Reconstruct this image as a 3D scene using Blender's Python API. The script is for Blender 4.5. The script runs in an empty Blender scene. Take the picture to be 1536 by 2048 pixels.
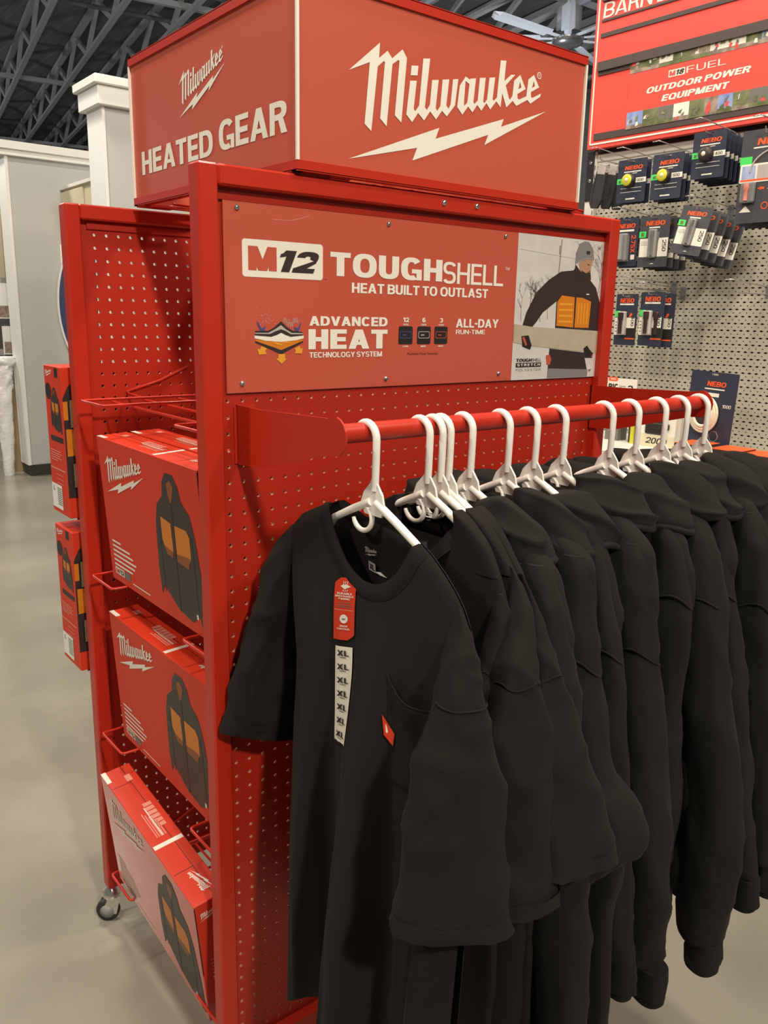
import bpy, math, random
from mathutils import Vector, Matrix, noise
from mathutils.geometry import tessellate_polygon
PI = math.pi
random.seed(7)
scene = bpy.context.scene
COL = scene.collection

# ------------------------------------------------------------------ camera
cam_d = bpy.data.cameras.new('camera'); cam = bpy.data.objects.new('camera', cam_d); COL.objects.link(cam)
cam_d.sensor_fit = 'HORIZONTAL'; cam_d.sensor_width = 36.0; cam_d.lens = 36.0 * 1653.643 / 1536.0
cam_d.clip_start = 0.02; cam_d.clip_end = 100
yaw, pitch, roll = 0.675625, -0.233906, -0.020372
f_ = Vector((math.sin(yaw) * math.cos(pitch), math.cos(yaw) * math.cos(pitch), math.sin(pitch)))
r_ = Vector((math.cos(yaw), -math.sin(yaw), 0)); d_ = f_.cross(r_)
rr = math.cos(roll) * r_ + math.sin(roll) * d_; dd = -math.sin(roll) * r_ + math.cos(roll) * d_
cam.matrix_world = Matrix(((rr.x, -dd.x, -f_.x, -0.626185), (rr.y, -dd.y, -f_.y, -1.135522),
                           (rr.z, -dd.z, -f_.z, 1.447426), (0, 0, 0, 1)))
scene.camera = cam
# ------------------------------------------------------------------ look, world, lights
vs = scene.view_settings
scene.display_settings.display_device = 'sRGB'
vs.view_transform = 'Standard'; vs.look = 'None'; vs.gamma = 1.0; vs.use_curve_mapping = False
vs.exposure = 0.0
wd = bpy.data.worlds.new('store_air'); scene.world = wd; wd.use_nodes = True
wd.node_tree.nodes['Background'].inputs[0].default_value = (1.0, 0.93, 0.83, 1)
wd.node_tree.nodes['Background'].inputs[1].default_value = 0.16

def area_light(name, loc, target, size, watts, colour=(1.0, 0.90, 0.76), spread=None):
    ld = bpy.data.lights.new(name, 'AREA'); ld.shape = 'DISK'; ld.size = size; ld.energy = watts; ld.color = colour
    if spread: ld.spread = spread
    o = bpy.data.objects.new(name, ld); COL.objects.link(o); o.location = loc
    o.rotation_euler = (Vector(target) - Vector(loc)).to_track_quat('-Z', 'Y').to_euler()
    return o
area_light('ceiling_lamp_aisle', (-0.75, -4.3, 4.6), (0.4, 0.1, 1.2), 0.35, 205)
area_light('ceiling_lamp_overhead', (-0.95, -0.55, 5.0), (-0.4, 0.3, 0.3), 0.45, 75)
area_light('ceiling_lamp_right', (2.0, -2.6, 5.0), (1.2, -0.2, 1.0), 0.5, 90)
area_light('ceiling_lamp_wall', (1.35, 0.3, 4.8), (2.3, 0.6, 1.6), 0.35, 80)
area_light('ceiling_lamp_back', (0.2, 3.4, 5.2), (0.6, 3.6, 0.0), 0.5, 120)
area_light('ceiling_lamp_left', (-3.4, 1.2, 4.8), (0.0, 0.3, 0.8), 0.4, 110)
area_light('ceiling_lamp_far', (-0.5, 7.5, 5.4), (0.8, 7.0, 0.5), 0.6, 150)

pl = bpy.data.lights.new('added_fan_uplight', 'POINT'); pl.energy = 140; pl.shadow_soft_size = 0.15; pl.color = (0.86, 0.93, 1.0)  # added point light, out of sight, brightening the fan from below
po = bpy.data.objects.new('added_fan_uplight', pl); COL.objects.link(po); po.location = (9.4, 8.6, 3.5)
for nm_, lc_, en_ in (('added_ceiling_fill_left', (-0.6, 11.0, 3.6), 150), ('added_ceiling_fill_far', (-0.2, 24.0, 3.8), 260)):  # added unseen point lights that lift the dark ceiling and far area
    pl = bpy.data.lights.new(nm_, 'POINT'); pl.energy = en_; pl.shadow_soft_size = 0.25; pl.color = (0.90, 0.95, 1.0)
    po = bpy.data.objects.new(nm_, pl); COL.objects.link(po); po.location = lc_
# ------------------------------------------------------------------ materials
def mat(name, col, rough=0.5, metal=0.0, bump=None, coat=0.0, sheen=0.0, var=None, spec=None, emis=None):
    m = bpy.data.materials.new(name); m.use_nodes = True; nt = m.node_tree; b = nt.nodes['Principled BSDF']
    b.inputs['Base Color'].default_value = (*col, 1); b.inputs['Roughness'].default_value = rough
    b.inputs['Metallic'].default_value = metal
    if coat: b.inputs['Coat Weight'].default_value = coat; b.inputs['Coat Roughness'].default_value = 0.12
    if sheen: b.inputs['Sheen Weight'].default_value = sheen; b.inputs['Sheen Roughness'].default_value = 0.5
    if spec is not None: b.inputs['Specular IOR Level'].default_value = spec
    if emis: b.inputs['Emission Color'].default_value = (*col, 1); b.inputs['Emission Strength'].default_value = emis
    tc = nt.nodes.new('ShaderNodeTexCoord')
    if var:
        sc, amt, col2 = var
        n = nt.nodes.new('ShaderNodeTexNoise'); n.inputs['Scale'].default_value = sc; n.inputs['Detail'].default_value = 5
        nt.links.new(tc.outputs['Object'], n.inputs['Vector'])
        rp = nt.nodes.new('ShaderNodeValToRGB'); rp.color_ramp.elements[0].position = 0.5 - amt; rp.color_ramp.elements[1].position = 0.5 + amt
        rp.color_ramp.elements[0].color = (*col, 1); rp.color_ramp.elements[1].color = (*col2, 1)
        nt.links.new(n.outputs['Fac'], rp.inputs['Fac']); nt.links.new(rp.outputs['Color'], b.inputs['Base Color'])
    if bump:
        sc, st, dist = bump
        n2 = nt.nodes.new('ShaderNodeTexNoise'); n2.inputs['Scale'].default_value = sc; n2.inputs['Detail'].default_value = 4
        nt.links.new(tc.outputs['Object'], n2.inputs['Vector'])
        bp = nt.nodes.new('ShaderNodeBump'); bp.inputs['Strength'].default_value = st; bp.inputs['Distance'].default_value = dist
        nt.links.new(n2.outputs['Fac'], bp.inputs['Height']); nt.links.new(bp.outputs['Normal'], b.inputs['Normal'])
    return m
M = {}
M['paint'] = mat('red_powder_coat', (0.46, 0.021, 0.0065), 0.38, bump=(700, 0.04, 0.0005))
M['peg'] = mat('red_pegboard_paint', (0.40, 0.018, 0.0055), 0.42, bump=(500, 0.05, 0.0005))
M['pegedge'] = mat('painted_lit_hole_wall', (0.66, 0.30, 0.19), 0.45)  # hole walls coloured pale all round to show light caught in the holes
M['wire'] = mat('red_coated_wire', (0.50, 0.024, 0.010), 0.3)
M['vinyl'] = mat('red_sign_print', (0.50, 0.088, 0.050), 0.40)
M['white'] = mat('white_print', (0.80, 0.76, 0.66), 0.5)
M['carton'] = mat('red_carton', (0.62, 0.040, 0.014), 0.5, spec=0.3)
M['film'] = mat('red_carton_in_clear_film', (0.60, 0.038, 0.014), 0.5, coat=0.9)
M['cloth'] = mat('black_cotton', (0.0112, 0.0096, 0.0080), 0.9, sheen=0.015, bump=(260, 0.25, 0.0012), spec=0.2)
M['fleece'] = mat('black_fleece', (0.0118, 0.0114, 0.0100), 0.92, sheen=0.02, bump=(150, 0.3, 0.0015), spec=0.15)
M['cloth_in'] = mat('black_cotton_inside', (0.013, 0.011, 0.011), 0.95, spec=0.1)
M['hanger'] = mat('white_plastic', (0.83, 0.80, 0.74), 0.32)
M['black'] = mat('black_print', (0.016, 0.013, 0.012), 0.5)
M['dark'] = mat('charcoal_print', (0.035, 0.022, 0.020), 0.45)
M['orange'] = mat('orange_heat_print', (0.62, 0.19, 0.012), 0.45)
M['amber'] = mat('amber_print', (0.75, 0.33, 0.03), 0.45)
M['chrome'] = mat('zinc_plated_steel', (0.72, 0.71, 0.68), 0.25, metal=1.0)
M['rubber'] = mat('black_rubber', (0.02, 0.02, 0.02), 0.6)
M['greyplastic'] = mat('grey_plastic', (0.25, 0.25, 0.24), 0.45)
M['floor'] = mat('polished_concrete', (0.232, 0.215, 0.172), 0.25, var=(1.5, 0.16, (0.335, 0.314, 0.258)), bump=(9, 0.03, 0.002))
M['wallgrey'] = mat('pale_grey_wall', (0.50, 0.50, 0.485), 0.6)
M['trimwhite'] = mat('white_trim', (0.82, 0.82, 0.79), 0.5)
M['basedark'] = mat('dark_vinyl_base', (0.035, 0.035, 0.032), 0.5)
M['deck'] = mat('charcoal_roof_deck', (0.26, 0.26, 0.265), 0.8)
M['joist'] = mat('grey_joist_steel', (0.66, 0.68, 0.70), 0.6)
M['fan'] = mat('silver_fan', (0.80, 0.83, 0.88), 0.4)
M['gond'] = mat('almond_pegboard', (0.45, 0.415, 0.335), 0.55)
M['gondtrim'] = mat('white_gondola_steel', (0.66, 0.64, 0.57), 0.45)
M['blacksteel'] = mat('black_steel', (0.02, 0.02, 0.022), 0.4)
M['signred'] = mat('bright_red_sign', (0.86, 0.075, 0.055), 0.45)
M['slot'] = mat('dark_sign_channel', (0.07, 0.05, 0.045), 0.5)
M['navy'] = mat('navy_card', (0.030, 0.036, 0.060), 0.4)
M['slate'] = mat('slate_card', (0.060, 0.060, 0.066), 0.4)
M['neon'] = mat('orange_red_print', (0.88, 0.10, 0.018), 0.45)
M['green'] = mat('green_price_sticker', (0.06, 0.68, 0.12), 0.5)
M['yellow'] = mat('yellow_reflector', (0.62, 0.58, 0.03), 0.3)
M['clear'] = mat('grey_blister', (0.20, 0.20, 0.20), 0.12)
M['card'] = mat('brown_cardboard', (0.42, 0.30, 0.16), 0.7)
M['burnt'] = mat('dark_orange_print', (0.26, 0.065, 0.012), 0.45)
M['cream'] = mat('cream_cabinet', (0.66, 0.60, 0.42), 0.5)
M['blue'] = mat('navy_oval_board', (0.045, 0.060, 0.15), 0.45)
M['wrap'] = mat('white_plastic_wrap', (0.78, 0.78, 0.78), 0.3, bump=(40, 0.6, 0.01))
M['snow'] = mat('snow_print', (0.56, 0.53, 0.50), 0.5, var=(30, 0.2, (0.62, 0.60, 0.57)))
M['twig'] = mat('twig_print', (0.27, 0.24, 0.23), 0.5)
M['greywool'] = mat('grey_wool_print', (0.20, 0.19, 0.19), 0.6)
M['skin'] = mat('skin_print', (0.42, 0.22, 0.13), 0.55)
M['wood'] = mat('pale_board_print', (0.46, 0.40, 0.30), 0.55, var=(40, 0.25, (0.40, 0.34, 0.25)))
M['layer'] = mat('grey_layer_print', (0.45, 0.40, 0.38), 0.5)
M['blueprint'] = mat('blue_print', (0.06, 0.07, 0.22), 0.5)
M['pinkprint'] = mat('faded_pink_print', (0.72, 0.26, 0.20), 0.5)
M['silver'] = mat('silver_metal', (0.45, 0.45, 0.46), 0.25, metal=0.8)
M['ivory'] = mat('ivory_silicone', (0.72, 0.68, 0.52), 0.4)
M['foliage'] = mat('foliage_photo_print', (0.09, 0.11, 0.035), 0.5, var=(22, 0.12, (0.20, 0.21, 0.10)))
M['skyprint'] = mat('sky_photo_print', (0.12, 0.20, 0.52), 0.5, var=(14, 0.2, (0.45, 0.52, 0.66)))
M['soilprint'] = mat('earth_photo_print', (0.18, 0.13, 0.10), 0.5, var=(30, 0.12, (0.36, 0.28, 0.22)))
M['greyscreen'] = mat('grey_label_print', (0.16, 0.15, 0.13), 0.5)

# ------------------------------------------------------------------ mesh building
class MB:
    """collects faces (with a material each) and links them as one mesh object"""
    def __init__(s): s.v = []; s.f = []; s.m = []; s.sm = []
    def add(s, vs, fs, m=0, smooth=False):
        o = len(s.v); s.v += [tuple(v) for v in vs]
        s.f += [tuple(o + i for i in f) for f in fs]; s.m += [m] * len(fs); s.sm += [smooth] * len(fs)
    def box(s, x0, x1, y0, y1, z0, z1, m=0, bev=0.0):
        if bev <= 0:
            vs = [(x, y, z) for x in (x0, x1) for y in (y0, y1) for z in (z0, z1)]
            s.add(vs, [(0, 1, 3, 2), (4, 6, 7, 5), (0, 4, 5, 1), (2, 3, 7, 6), (0, 2, 6, 4), (1, 5, 7, 3)], m)
        else:
            b = bev; cx, cy, cz = (x0 + x1) / 2, (y0 + y1) / 2, (z0 + z1) / 2
            hx, hy, hz = (x1 - x0) / 2, (y1 - y0) / 2, (z1 - z0) / 2
            vs = []; idx = {}
            for sx in (-1, 1):
                for sy in (-1, 1):
                    for sz in (-1, 1):
                        for k in range(3):
                            p = [hx, hy, hz]
                            for j in range(3):
                                if j != k: p[j] -= b
                            idx[(sx, sy, sz, k)] = len(vs)
                            vs.append((cx + sx * p[0], cy + sy * p[1], cz + sz * p[2]))
            fs = []
            I = lambda a, bb, c, k: idx[(a, bb, c, k)]
            for a in (-1, 1):
                fs.append((I(a, -1, -1, 0), I(a, 1, -1, 0), I(a, 1, 1, 0), I(a, -1, 1, 0)))
                fs.append((I(-1, a, -1, 1), I(1, a, -1, 1), I(1, a, 1, 1), I(-1, a, 1, 1)))
                fs.append((I(-1, -1, a, 2), I(1, -1, a, 2), I(1, 1, a, 2), I(-1, 1, a, 2)))
                for c in (-1, 1):
                    fs.append((I(a, c, -1, 0), I(a, c, 1, 0), I(a, c, 1, 1), I(a, c, -1, 1)))
                    fs.append((I(a, -1, c, 0), I(a, 1, c, 0), I(a, 1, c, 2), I(a, -1, c, 2)))
                    fs.append((I(-1, a, c, 1), I(1, a, c, 1), I(1, a, c, 2), I(-1, a, c, 2)))
                    for e in (-1, 1):
                        fs.append((I(a, c, e, 0), I(a, c, e, 1), I(a, c, e, 2)))
            s.add(vs, fs, m)
    def tube(s, pts, r, m=0, n=10, closed=False, cap=True, smooth=True):
        pts = [Vector(p) for p in pts]; N = len(pts); rs = r if isinstance(r, (list, tuple)) else [r] * N
        t0 = ((pts[1] - pts[0]) if not closed else (pts[1] - pts[-1])).normalized()
        up = Vector((0, 0, 1)) if abs(t0.z) < 0.9 else Vector((1, 0, 0))
        u = (up - t0 * up.dot(t0)).normalized(); vs = []
        for i, p in enumerate(pts):
            a = pts[i - 1] if (i > 0 or closed) else p
            b = pts[(i + 1) % N] if (i < N - 1 or closed) else p
            t = (b - a).normalized(); u = (u - t * u.dot(t)).normalized(); w = t.cross(u)
            for k in range(n):
                an = 2 * PI * k / n; vs.append(p + (u * math.cos(an) + w * math.sin(an)) * rs[i])
        fs = []
        for i in range(N if closed else N - 1):
            j = (i + 1) % N
            for k in range(n):
                k2 = (k + 1) % n; fs.append((i * n + k, i * n + k2, j * n + k2, j * n + k))
        s.add(vs, fs, m, smooth)
        if cap and not closed:
            o = len(s.v)
            s.add(vs[:n], [tuple(reversed(range(n)))], m); s.add(vs[-n:], [tuple(range(n))], m)
    def prism(s, poly, plane, d0, d1, m=0, holes=()):
        """poly in plane coords; plane(u, v, d) -> xyz; extruded d0..d1"""
        loops = [list(poly)] + [list(h) for h in holes]
        flat = [p for l in loops for p in l]
        tr = tessellate_polygon([[Vector((p[0], p[1], 0)) for p in l] for l in loops])
        n = len(flat)
        vs = [plane(p[0], p[1], d0) for p in flat] + [plane(p[0], p[1], d1) for p in flat]
        fs = [tuple(t) for t in tr] + [tuple(n + i for i in reversed(t)) for t in tr]; o = 0
        for l in loops:
            k = len(l)
            for i in range(k): fs.append((o + i, o + (i + 1) % k, n + o + (i + 1) % k, n + o + i))
            o += k
        s.add(vs, fs, m)
    def flat(s, poly, plane, d, m=0, holes=()):
        loops = [list(poly)] + [list(h) for h in holes]
        flat = [p for l in loops for p in l]
        tr = tessellate_polygon([[Vector((p[0], p[1], 0)) for p in l] for l in loops])
        s.add([plane(p[0], p[1], d) for p in flat], [tuple(t) for t in tr], m)
    def cyl(s, a, b, r, m=0, n=24, smooth=True): s.tube([a, b], r, m, n, smooth=smooth)
    def lathe(s, prof, c, axis='z', m=0, n=24, smooth=True):
        """prof: (radius, height) pairs"""
        vs = []
        for r, h in prof:
            for k in range(n):
                a = 2 * PI * k / n; p = (r * math.cos(a), r * math.sin(a), h)
                if axis == 'x': p = (p[2], p[0], p[1])
                if axis == 'y': p = (p[0], p[2], p[1])
                vs.append((c[0] + p[0], c[1] + p[1], c[2] + p[2]))
        fs = []
        for i in range(len(prof) - 1):
            for k in range(n):
                k2 = (k + 1) % n; fs.append((i * n + k, i * n + k2, (i + 1) * n + k2, (i + 1) * n + k))
        s.add(vs, fs, m, smooth)
        s.add(vs[:n], [tuple(reversed(range(n)))], m); s.add(vs[-n:], [tuple(range(n))], m)
    def build(s, name, mats, parent=None, off=None, subsurf=0):
        me = bpy.data.meshes.new(name)
        L = off if off is not None else (parent.get('_o') if parent is not None and '_o' in parent else None)
        if L is not None and (L[0] or L[1] or L[2]): vs = [(v[0] - L[0], v[1] - L[1], v[2] - L[2]) for v in s.v]
        else: vs = s.v
        me.from_pydata(vs, [], s.f)
        for m in (mats if isinstance(mats, (list, tuple)) else [mats]): me.materials.append(M[m])
        me.polygons.foreach_set('material_index', s.m); me.polygons.foreach_set('use_smooth', s.sm); me.update()
        o = bpy.data.objects.new(name, me); COL.objects.link(o)
        if parent is not None:
            o.parent = parent
            if '_o' in parent: o['_o'] = parent['_o']
        return o

def thing(name, label, cat, loc=(0, 0, 0), rz=0.0, group=None, world=False):
    """an Empty at the thing's base; world=True: its parts are given in world coordinates"""
    o = bpy.data.objects.new(name, None); COL.objects.link(o); o.empty_display_size = 0.05
    o.location = loc; o.rotation_euler = (0, 0, rz); o['label'] = label; o['category'] = cat
    if group: o['group'] = group
    o['_o'] = tuple(loc) if world else (0.0, 0.0, 0.0)
    return o
def tag(o, label, cat, group=None):
    o['label'] = label; o['category'] = cat
    if group: o['group'] = group
    return o
def solo(mb, name, mats, label, cat, base, rz=0.0, group=None, local=False):
    """a thing of one mesh with its origin at base"""
    o = mb.build(name, mats, off=None if local else base); o.location = base; o.rotation_euler = (0, 0, rz)
    return tag(o, label, cat, group)
def struct(mb, name, mats):
    o = mb.build(name, mats); o['kind'] = 'structure'; return o
def dup(root, label=None, loc=None):
    r = root.copy(); COL.objects.link(r)
    if label: r['label'] = label
    if loc is not None: r.location = loc
    for ch in root.children:
        c = ch.copy(); COL.objects.link(c); c.parent = r
        for g in ch.children:
            d = g.copy(); COL.objects.link(d); d.parent = c
    return r
FRONT = lambda y: (lambda u, v, d: (u, y - d, v))        # faces -y
LEFT = lambda x: (lambda u, v, d: (x - d, -u, v))        # faces -x, u runs towards -y

def lerp(a, b, t): return a + (b - a) * t
# lettering: outlines of Blender's own font, emboldened, fitted to a rectangle
_tc = {}
def glyphs(s, bold=0.03, shear=0.0, space=1.0):
    k = (s, bold, shear, space)
    if k not in _tc:
        cu = bpy.data.curves.new('lettering', 'FONT'); cu.body = s; cu.shear = shear; cu.resolution_u = 3
        cu.space_character = space + bold * 1.3; cu.fill_mode = 'FRONT'; cu.extrude = 0
        o = bpy.data.objects.new('lettering', cu); COL.objects.link(o)
        dg = bpy.context.evaluated_depsgraph_get(); me = bpy.data.meshes.new_from_object(o.evaluated_get(dg))
        v0 = [(v.co.x, v.co.y) for v in me.vertices]; f0 = [tuple(p.vertices) for p in me.polygons]
        vs, fs = [], []; bx, by = bold * .62, bold * .34                # heavier weight: the outline struck several times
        for dx, dy in (((0, 0),) if bold <= .012 else ((-bx, -by), (bx, -by), (-bx, by), (bx, by), (0, 0))):
            n0 = len(vs); vs += [(x + dx, y + dy) for x, y in v0]; fs += [tuple(n0 + i for i in f) for f in f0]
        x0 = min(v[0] for v in vs); x1 = max(v[0] for v in vs); y0 = min(v[1] for v in vs); y1 = max(v[1] for v in vs)
        _tc[k] = ([((x - x0) / (x1 - x0), (y - y0) / (y1 - y0)) for x, y in vs], fs)
        bpy.data.objects.remove(o); bpy.data.curves.remove(cu); bpy.data.meshes.remove(me)
    return _tc[k]
def _arc(cx, cy, rx, ry, a0, a1, t, e=.80, n=12, tx=None):
    """thick arc of a squarish ring, as one polygon"""
    tx = tx or t; o, i_ = [], []
    for k in range(n + 1):
        a = math.radians(lerp(a0, a1, k / n)); c, s_ = math.cos(a), math.sin(a)
        c2 = abs(c) ** e * (1 if c >= 0 else -1); s2 = abs(s_) ** e * (1 if s_ >= 0 else -1)
        o.append((cx + rx * c2, cy + ry * s2)); i_.append((cx + max(rx - tx, .01) * c2, cy + max(ry - t, .01) * s2))
    return o + i_[::-1]
_bg = {}
def block(ch, t):
    """heavy grotesque capital of height 1: (width, polygons with holes)"""
    k = (ch, round(t, 3))
    if k in _bg: return _bg[k]
    T = t * 1.12; h = t * .92; w = .74; R = lambda a, b, c, d: [(a, c), (b, c), (b, d), (a, d)]
    S = lambda x0, x1, tt=T: [(x0, 0), (x0 + tt, 0), (x1 + tt, 1), (x1, 1)]
    full = lambda w_, x0=0: ([(x0 + w_ / 2 + w_ / 2 * abs(math.cos(q)) ** .8 * (1 if math.cos(q) >= 0 else -1), .5 + .515 * abs(math.sin(q)) ** .8 * (1 if math.sin(q) >= 0 else -1)) for q in [2 * PI * z / 28 for z in range(28)]],
                             [(x0 + w_ / 2 + (w_ / 2 - T) * abs(math.cos(q)) ** .8 * (1 if math.cos(q) >= 0 else -1), .5 + (.515 - h) * abs(math.sin(q)) ** .8 * (1 if math.sin(q) >= 0 else -1)) for q in [2 * PI * z / 28 for z in range(28)]])
    P = []
    if ch == 'H': P = [R(0, T, 0, 1), R(w - T, w, 0, 1), R(T, w - T, .5 - h / 2, .5 + h / 2)]
    elif ch in 'EF':
        w = .64; P = [R(0, T, 0, 1), R(T, w, 1 - h, 1), R(T, w * .94, .5 - h / 2, .5 + h / 2)] + ([R(T, w, 0, h)] if ch == 'E' else [])
    elif ch == 'L': w = .60; P = [R(0, T, 0, 1), R(T, w, 0, h)]
    elif ch == 'T': w = .68; P = [R(0, w, 1 - h, 1), R(w / 2 - T / 2, w / 2 + T / 2, 0, 1 - h)]
    elif ch == 'I': w = T; P = [R(0, T, 0, 1)]
    elif ch in 'OQ0':
        w = .70 if ch == '0' else .84; P = [full(w)] + ([[(w * .55, .22), (w * .72, .32), (w * 1.0, .02), (w * .84, -.08)]] if ch == 'Q' else [])
    elif ch in 'CG':
        w = .80; P = [_arc(w / 2, .5, w / 2, .515, 38, 322 if ch == 'C' else 300, h, tx=T, n=20)]
        if ch == 'G': P += [R(w * .52, w, .30, .30 + h * .9), R(w - T * .8, w, .0, .31), ]
    elif ch == 'D': w = .78; P = [R(0, T, 0, 1), R(T, w * .42, 1 - h, 1), R(T, w * .42, 0, h), _arc(w * .42, .5, w * .58, .5, -90, 90, h, tx=T, n=16)]
    elif ch in 'PRB':
        w = .74; c = w * .44; yb = .42; r2 = (1 - yb) / 2
        P = [R(0, T, 0, 1), R(T, c, 1 - h, 1), R(T, c, yb, yb + h), _arc(c, yb + r2, w - c, r2, -90, 90, h, tx=T)]
        if ch == 'R': P += [[(w - T * 1.05, 0), (w + .02, 0), (w * .80, yb + .03), (w * .80 - T, yb + .03)]]
        if ch == 'B': P += [R(T, c, 0, h), _arc(c, (yb + h) / 2, w + .02 - c, (yb + h) / 2, -90, 90, h, tx=T)]
    elif ch == 'U': w = .74; P = [R(0, T, .36, 1), R(w - T, w, .36, 1), _arc(w / 2, .36, w / 2, .375, 180, 360, h, tx=T)]
    elif ch == 'S': w = .72; r = .25 + h / 4 + .008; P = [_arc(w / 2, 1.012 - r, w / 2, r, 20, 270, h, tx=T, n=16), _arc(w / 2, -.012 + r, w / 2, r, -160, 90, h, tx=T, n=16)]
    elif ch == 'A': w = .84; P = [S(0, w / 2 - T * .55, T * 1.05), [(w - T * 1.05, 0), (w, 0), (w / 2 + T * .55, 1), (w / 2 - T * .5, 1)], R(w * .25, w * .75, .20, .20 + h * .8)]
    elif ch == 'V': w = .82; P = [[(w / 2 - T * .55, 0), (w / 2 + T * .5, 0), (T * 1.05, 1), (0, 1)], [(w / 2 - T * .5, 0), (w / 2 + T * .55, 0), (w, 1), (w - T * 1.05, 1)]]
    elif ch == 'W': w = 1.16; q = T * .95; P = [[(.26 - q / 2, 0), (.26 + q / 2, 0), (q, 1), (0, 1)], [(.26 - q / 2, 0), (.26 + q / 2, 0), (w / 2 + q / 2, 1), (w / 2 - q / 2, 1)], [(w - .26 - q / 2, 0), (w - .26 + q / 2, 0), (w / 2 + q / 2, 1), (w / 2 - q / 2, 1)], [(w - .26 - q / 2, 0), (w - .26 + q / 2, 0), (w, 1), (w - q, 1)]]
    elif ch == 'M': w = .94; P = [R(0, T, 0, 1), R(w - T, w, 0, 1), [(w / 2 - T * .55, 0), (w / 2 + T * .55, 0), (T * 1.15, 1), (0, 1)], [(w / 2 - T * .55, 0), (w / 2 + T * .55, 0), (w, 1), (w - T * 1.15, 1)]]
    elif ch == 'N': w = .78; P = [R(0, T, 0, 1), R(w - T, w, 0, 1), [(w - T * 1.1, 0), (w, 0), (T * 1.1, 1), (0, 1)]]
    elif ch == 'K': w = .80; P = [R(0, T, 0, 1), [(T, .30), (T, .58), (w - T * 1.2, 1), (w, 1)], [(T * 1.3, .52), (T * 2.1, .72), (w + .03, 0), (w - T * 1.15, 0)]]
    elif ch == 'X': w = .84; P = [S(0, w - T * 1.2, T * 1.2), [(w - T * 1.2, 0), (w, 0), (T * 1.2, 1), (0, 1)]]
    elif ch == 'Y': w = .80; P = [R(w / 2 - T / 2, w / 2 + T / 2, 0, .46), [(w / 2 - T / 2, .40), (w / 2 + T / 2, .40), (T * 1.15, 1), (0, 1)], [(w / 2 - T / 2, .40), (w / 2 + T / 2, .40), (w, 1), (w - T * 1.15, 1)]]
    elif ch == '1': w = .46; P = [R(w - T, w, 0, 1), [(0, .66), (w - T, .72), (w - T, 1), (w - T * 1.25, 1), (w - T * 1.5, .86), (0, .82)]]
    elif ch == '2': w = .70; r = .30; P = [_arc(w / 2, 1.01 - r, w / 2, r, -30, 180, h, tx=T, n=14), [(0, 0), (0, h * .9), (w - T * .6, 1 - r - .14), (w - .02, 1 - r - .10), (w - T * .1, 1 - r - .22), (T * 1.6, h)], R(0, w, 0, h)]
    elif ch in '36': 
        w = .70; r = .25 + h / 4 + .008
        P = [_arc(w / 2, 1.012 - r, w / 2 - .01, r, -90, 160, h, tx=T, n=16), _arc(w / 2, -.012 + r, w / 2, r, -160, 90, h, tx=T, n=16)] if ch == '3' else [_arc(w / 2, .5, w / 2, .515, 40, 200, h, tx=T, n=14), ([(w / 2 + w / 2 * math.cos(q), .31 + .325 * math.sin(q)) for q in [z * PI / 12 for z in range(24)]], [(w / 2 + (w / 2 - T) * math.cos(q), .31 + (.325 - h) * math.sin(q)) for q in [z * PI / 12 for z in range(24)]])]
    elif ch == '4': w = .74; P = [R(w * .56, w * .56 + T, 0, 1), R(0, w, .20, .20 + h), [(0, .20 + h * .6), (0, .20 + h), (w * .56, 1), (w * .56 + T * .2, 1), (w * .56, .70), (T * .9, .20 + h)]]
    elif ch == '5': w = .70; r = .32; P = [R(.06, w * .95, 1 - h, 1), R(.04, .04 + T * .8, .42, 1), _arc(w / 2, r - .01, w / 2, r, -160, 130, h, tx=T, n=18)]
    elif ch == '7': w = .66; P = [R(0, w, 1 - h, 1), [(w * .12, 0), (w * .12 + T * 1.1, 0), (w, 1 - h), (w - T, 1 - h)]]
    elif ch == '8': w = .72; P = [([(w / 2 + w / 2 * .94 * math.cos(q), .75 + .265 * math.sin(q)) for q in [z * PI / 12 for z in range(24)]], [(w / 2 + (w / 2 * .94 - T) * math.cos(q), .75 + (.265 - h) * math.sin(q)) for q in [z * PI / 12 for z in range(24)]]), ([(w / 2 + w / 2 * math.cos(q), .28 + .295 * math.sin(q)) for q in [z * PI / 12 for z in range(24)]], [(w / 2 + (w / 2 - T) * math.cos(q), .28 + (.295 - h) * math.sin(q)) for q in [z * PI / 12 for z in range(24)]])]
    elif ch == '-': w = .34; P = [R(0, w, .36, .36 + h)]
    elif ch == '.': w = T; P = [R(0, T, 0, h)]
    elif ch == ' ': w = .24
    _bg[k] = (w, P); return _bg[k]
BLK = set('ABCDEFGHIKLMNOPQRSTUVWXY01234567 8-.')
def block_line(s, bold, shear, space):
    t = .105 + bold * 1.9; x = 0; out = []
    for ch in s:
        w, P = block(ch, t)
        for p in P:
            lp_ = p if isinstance(p, tuple) else (p, None)
            out.append([[(x + u + v * shear, v) for u, v in l] for l in lp_ if l])
        x += w + (.075 + (space - 1) * .9) * (0.2 if ch == ' ' else 1)
    al = [q for l in out for z in l for q in z]; x0 = min(q[0] for q in al); x1 = max(q[0] for q in al)
    return [[[((u - x0) / (x1 - x0), v) for u, v in l] for l in ls] for ls in out]
def text(mb, s, x0, x1, z0, z1, plane, d=0.0006, m=0, bold=0.035, shear=0.0, quad=None, space=1.0):
    if set(s) <= BLK:
        for i, ls in enumerate(block_line(s, bold, shear, space)):
            mp = [[(lerp(x0, x1, u), lerp(z0, z1, v)) for u, v in l] for l in ls]
            mb.flat(mp[0], plane, d + (i % 6) * 3e-5, m, mp[1:])
        return
    vs, fs = glyphs(s, 0.0, shear, space)
    mb.add([plane(x0 + (x1 - x0) * a, z0 + (z1 - z0) * b, d) for a, b in vs], fs, m)
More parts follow.
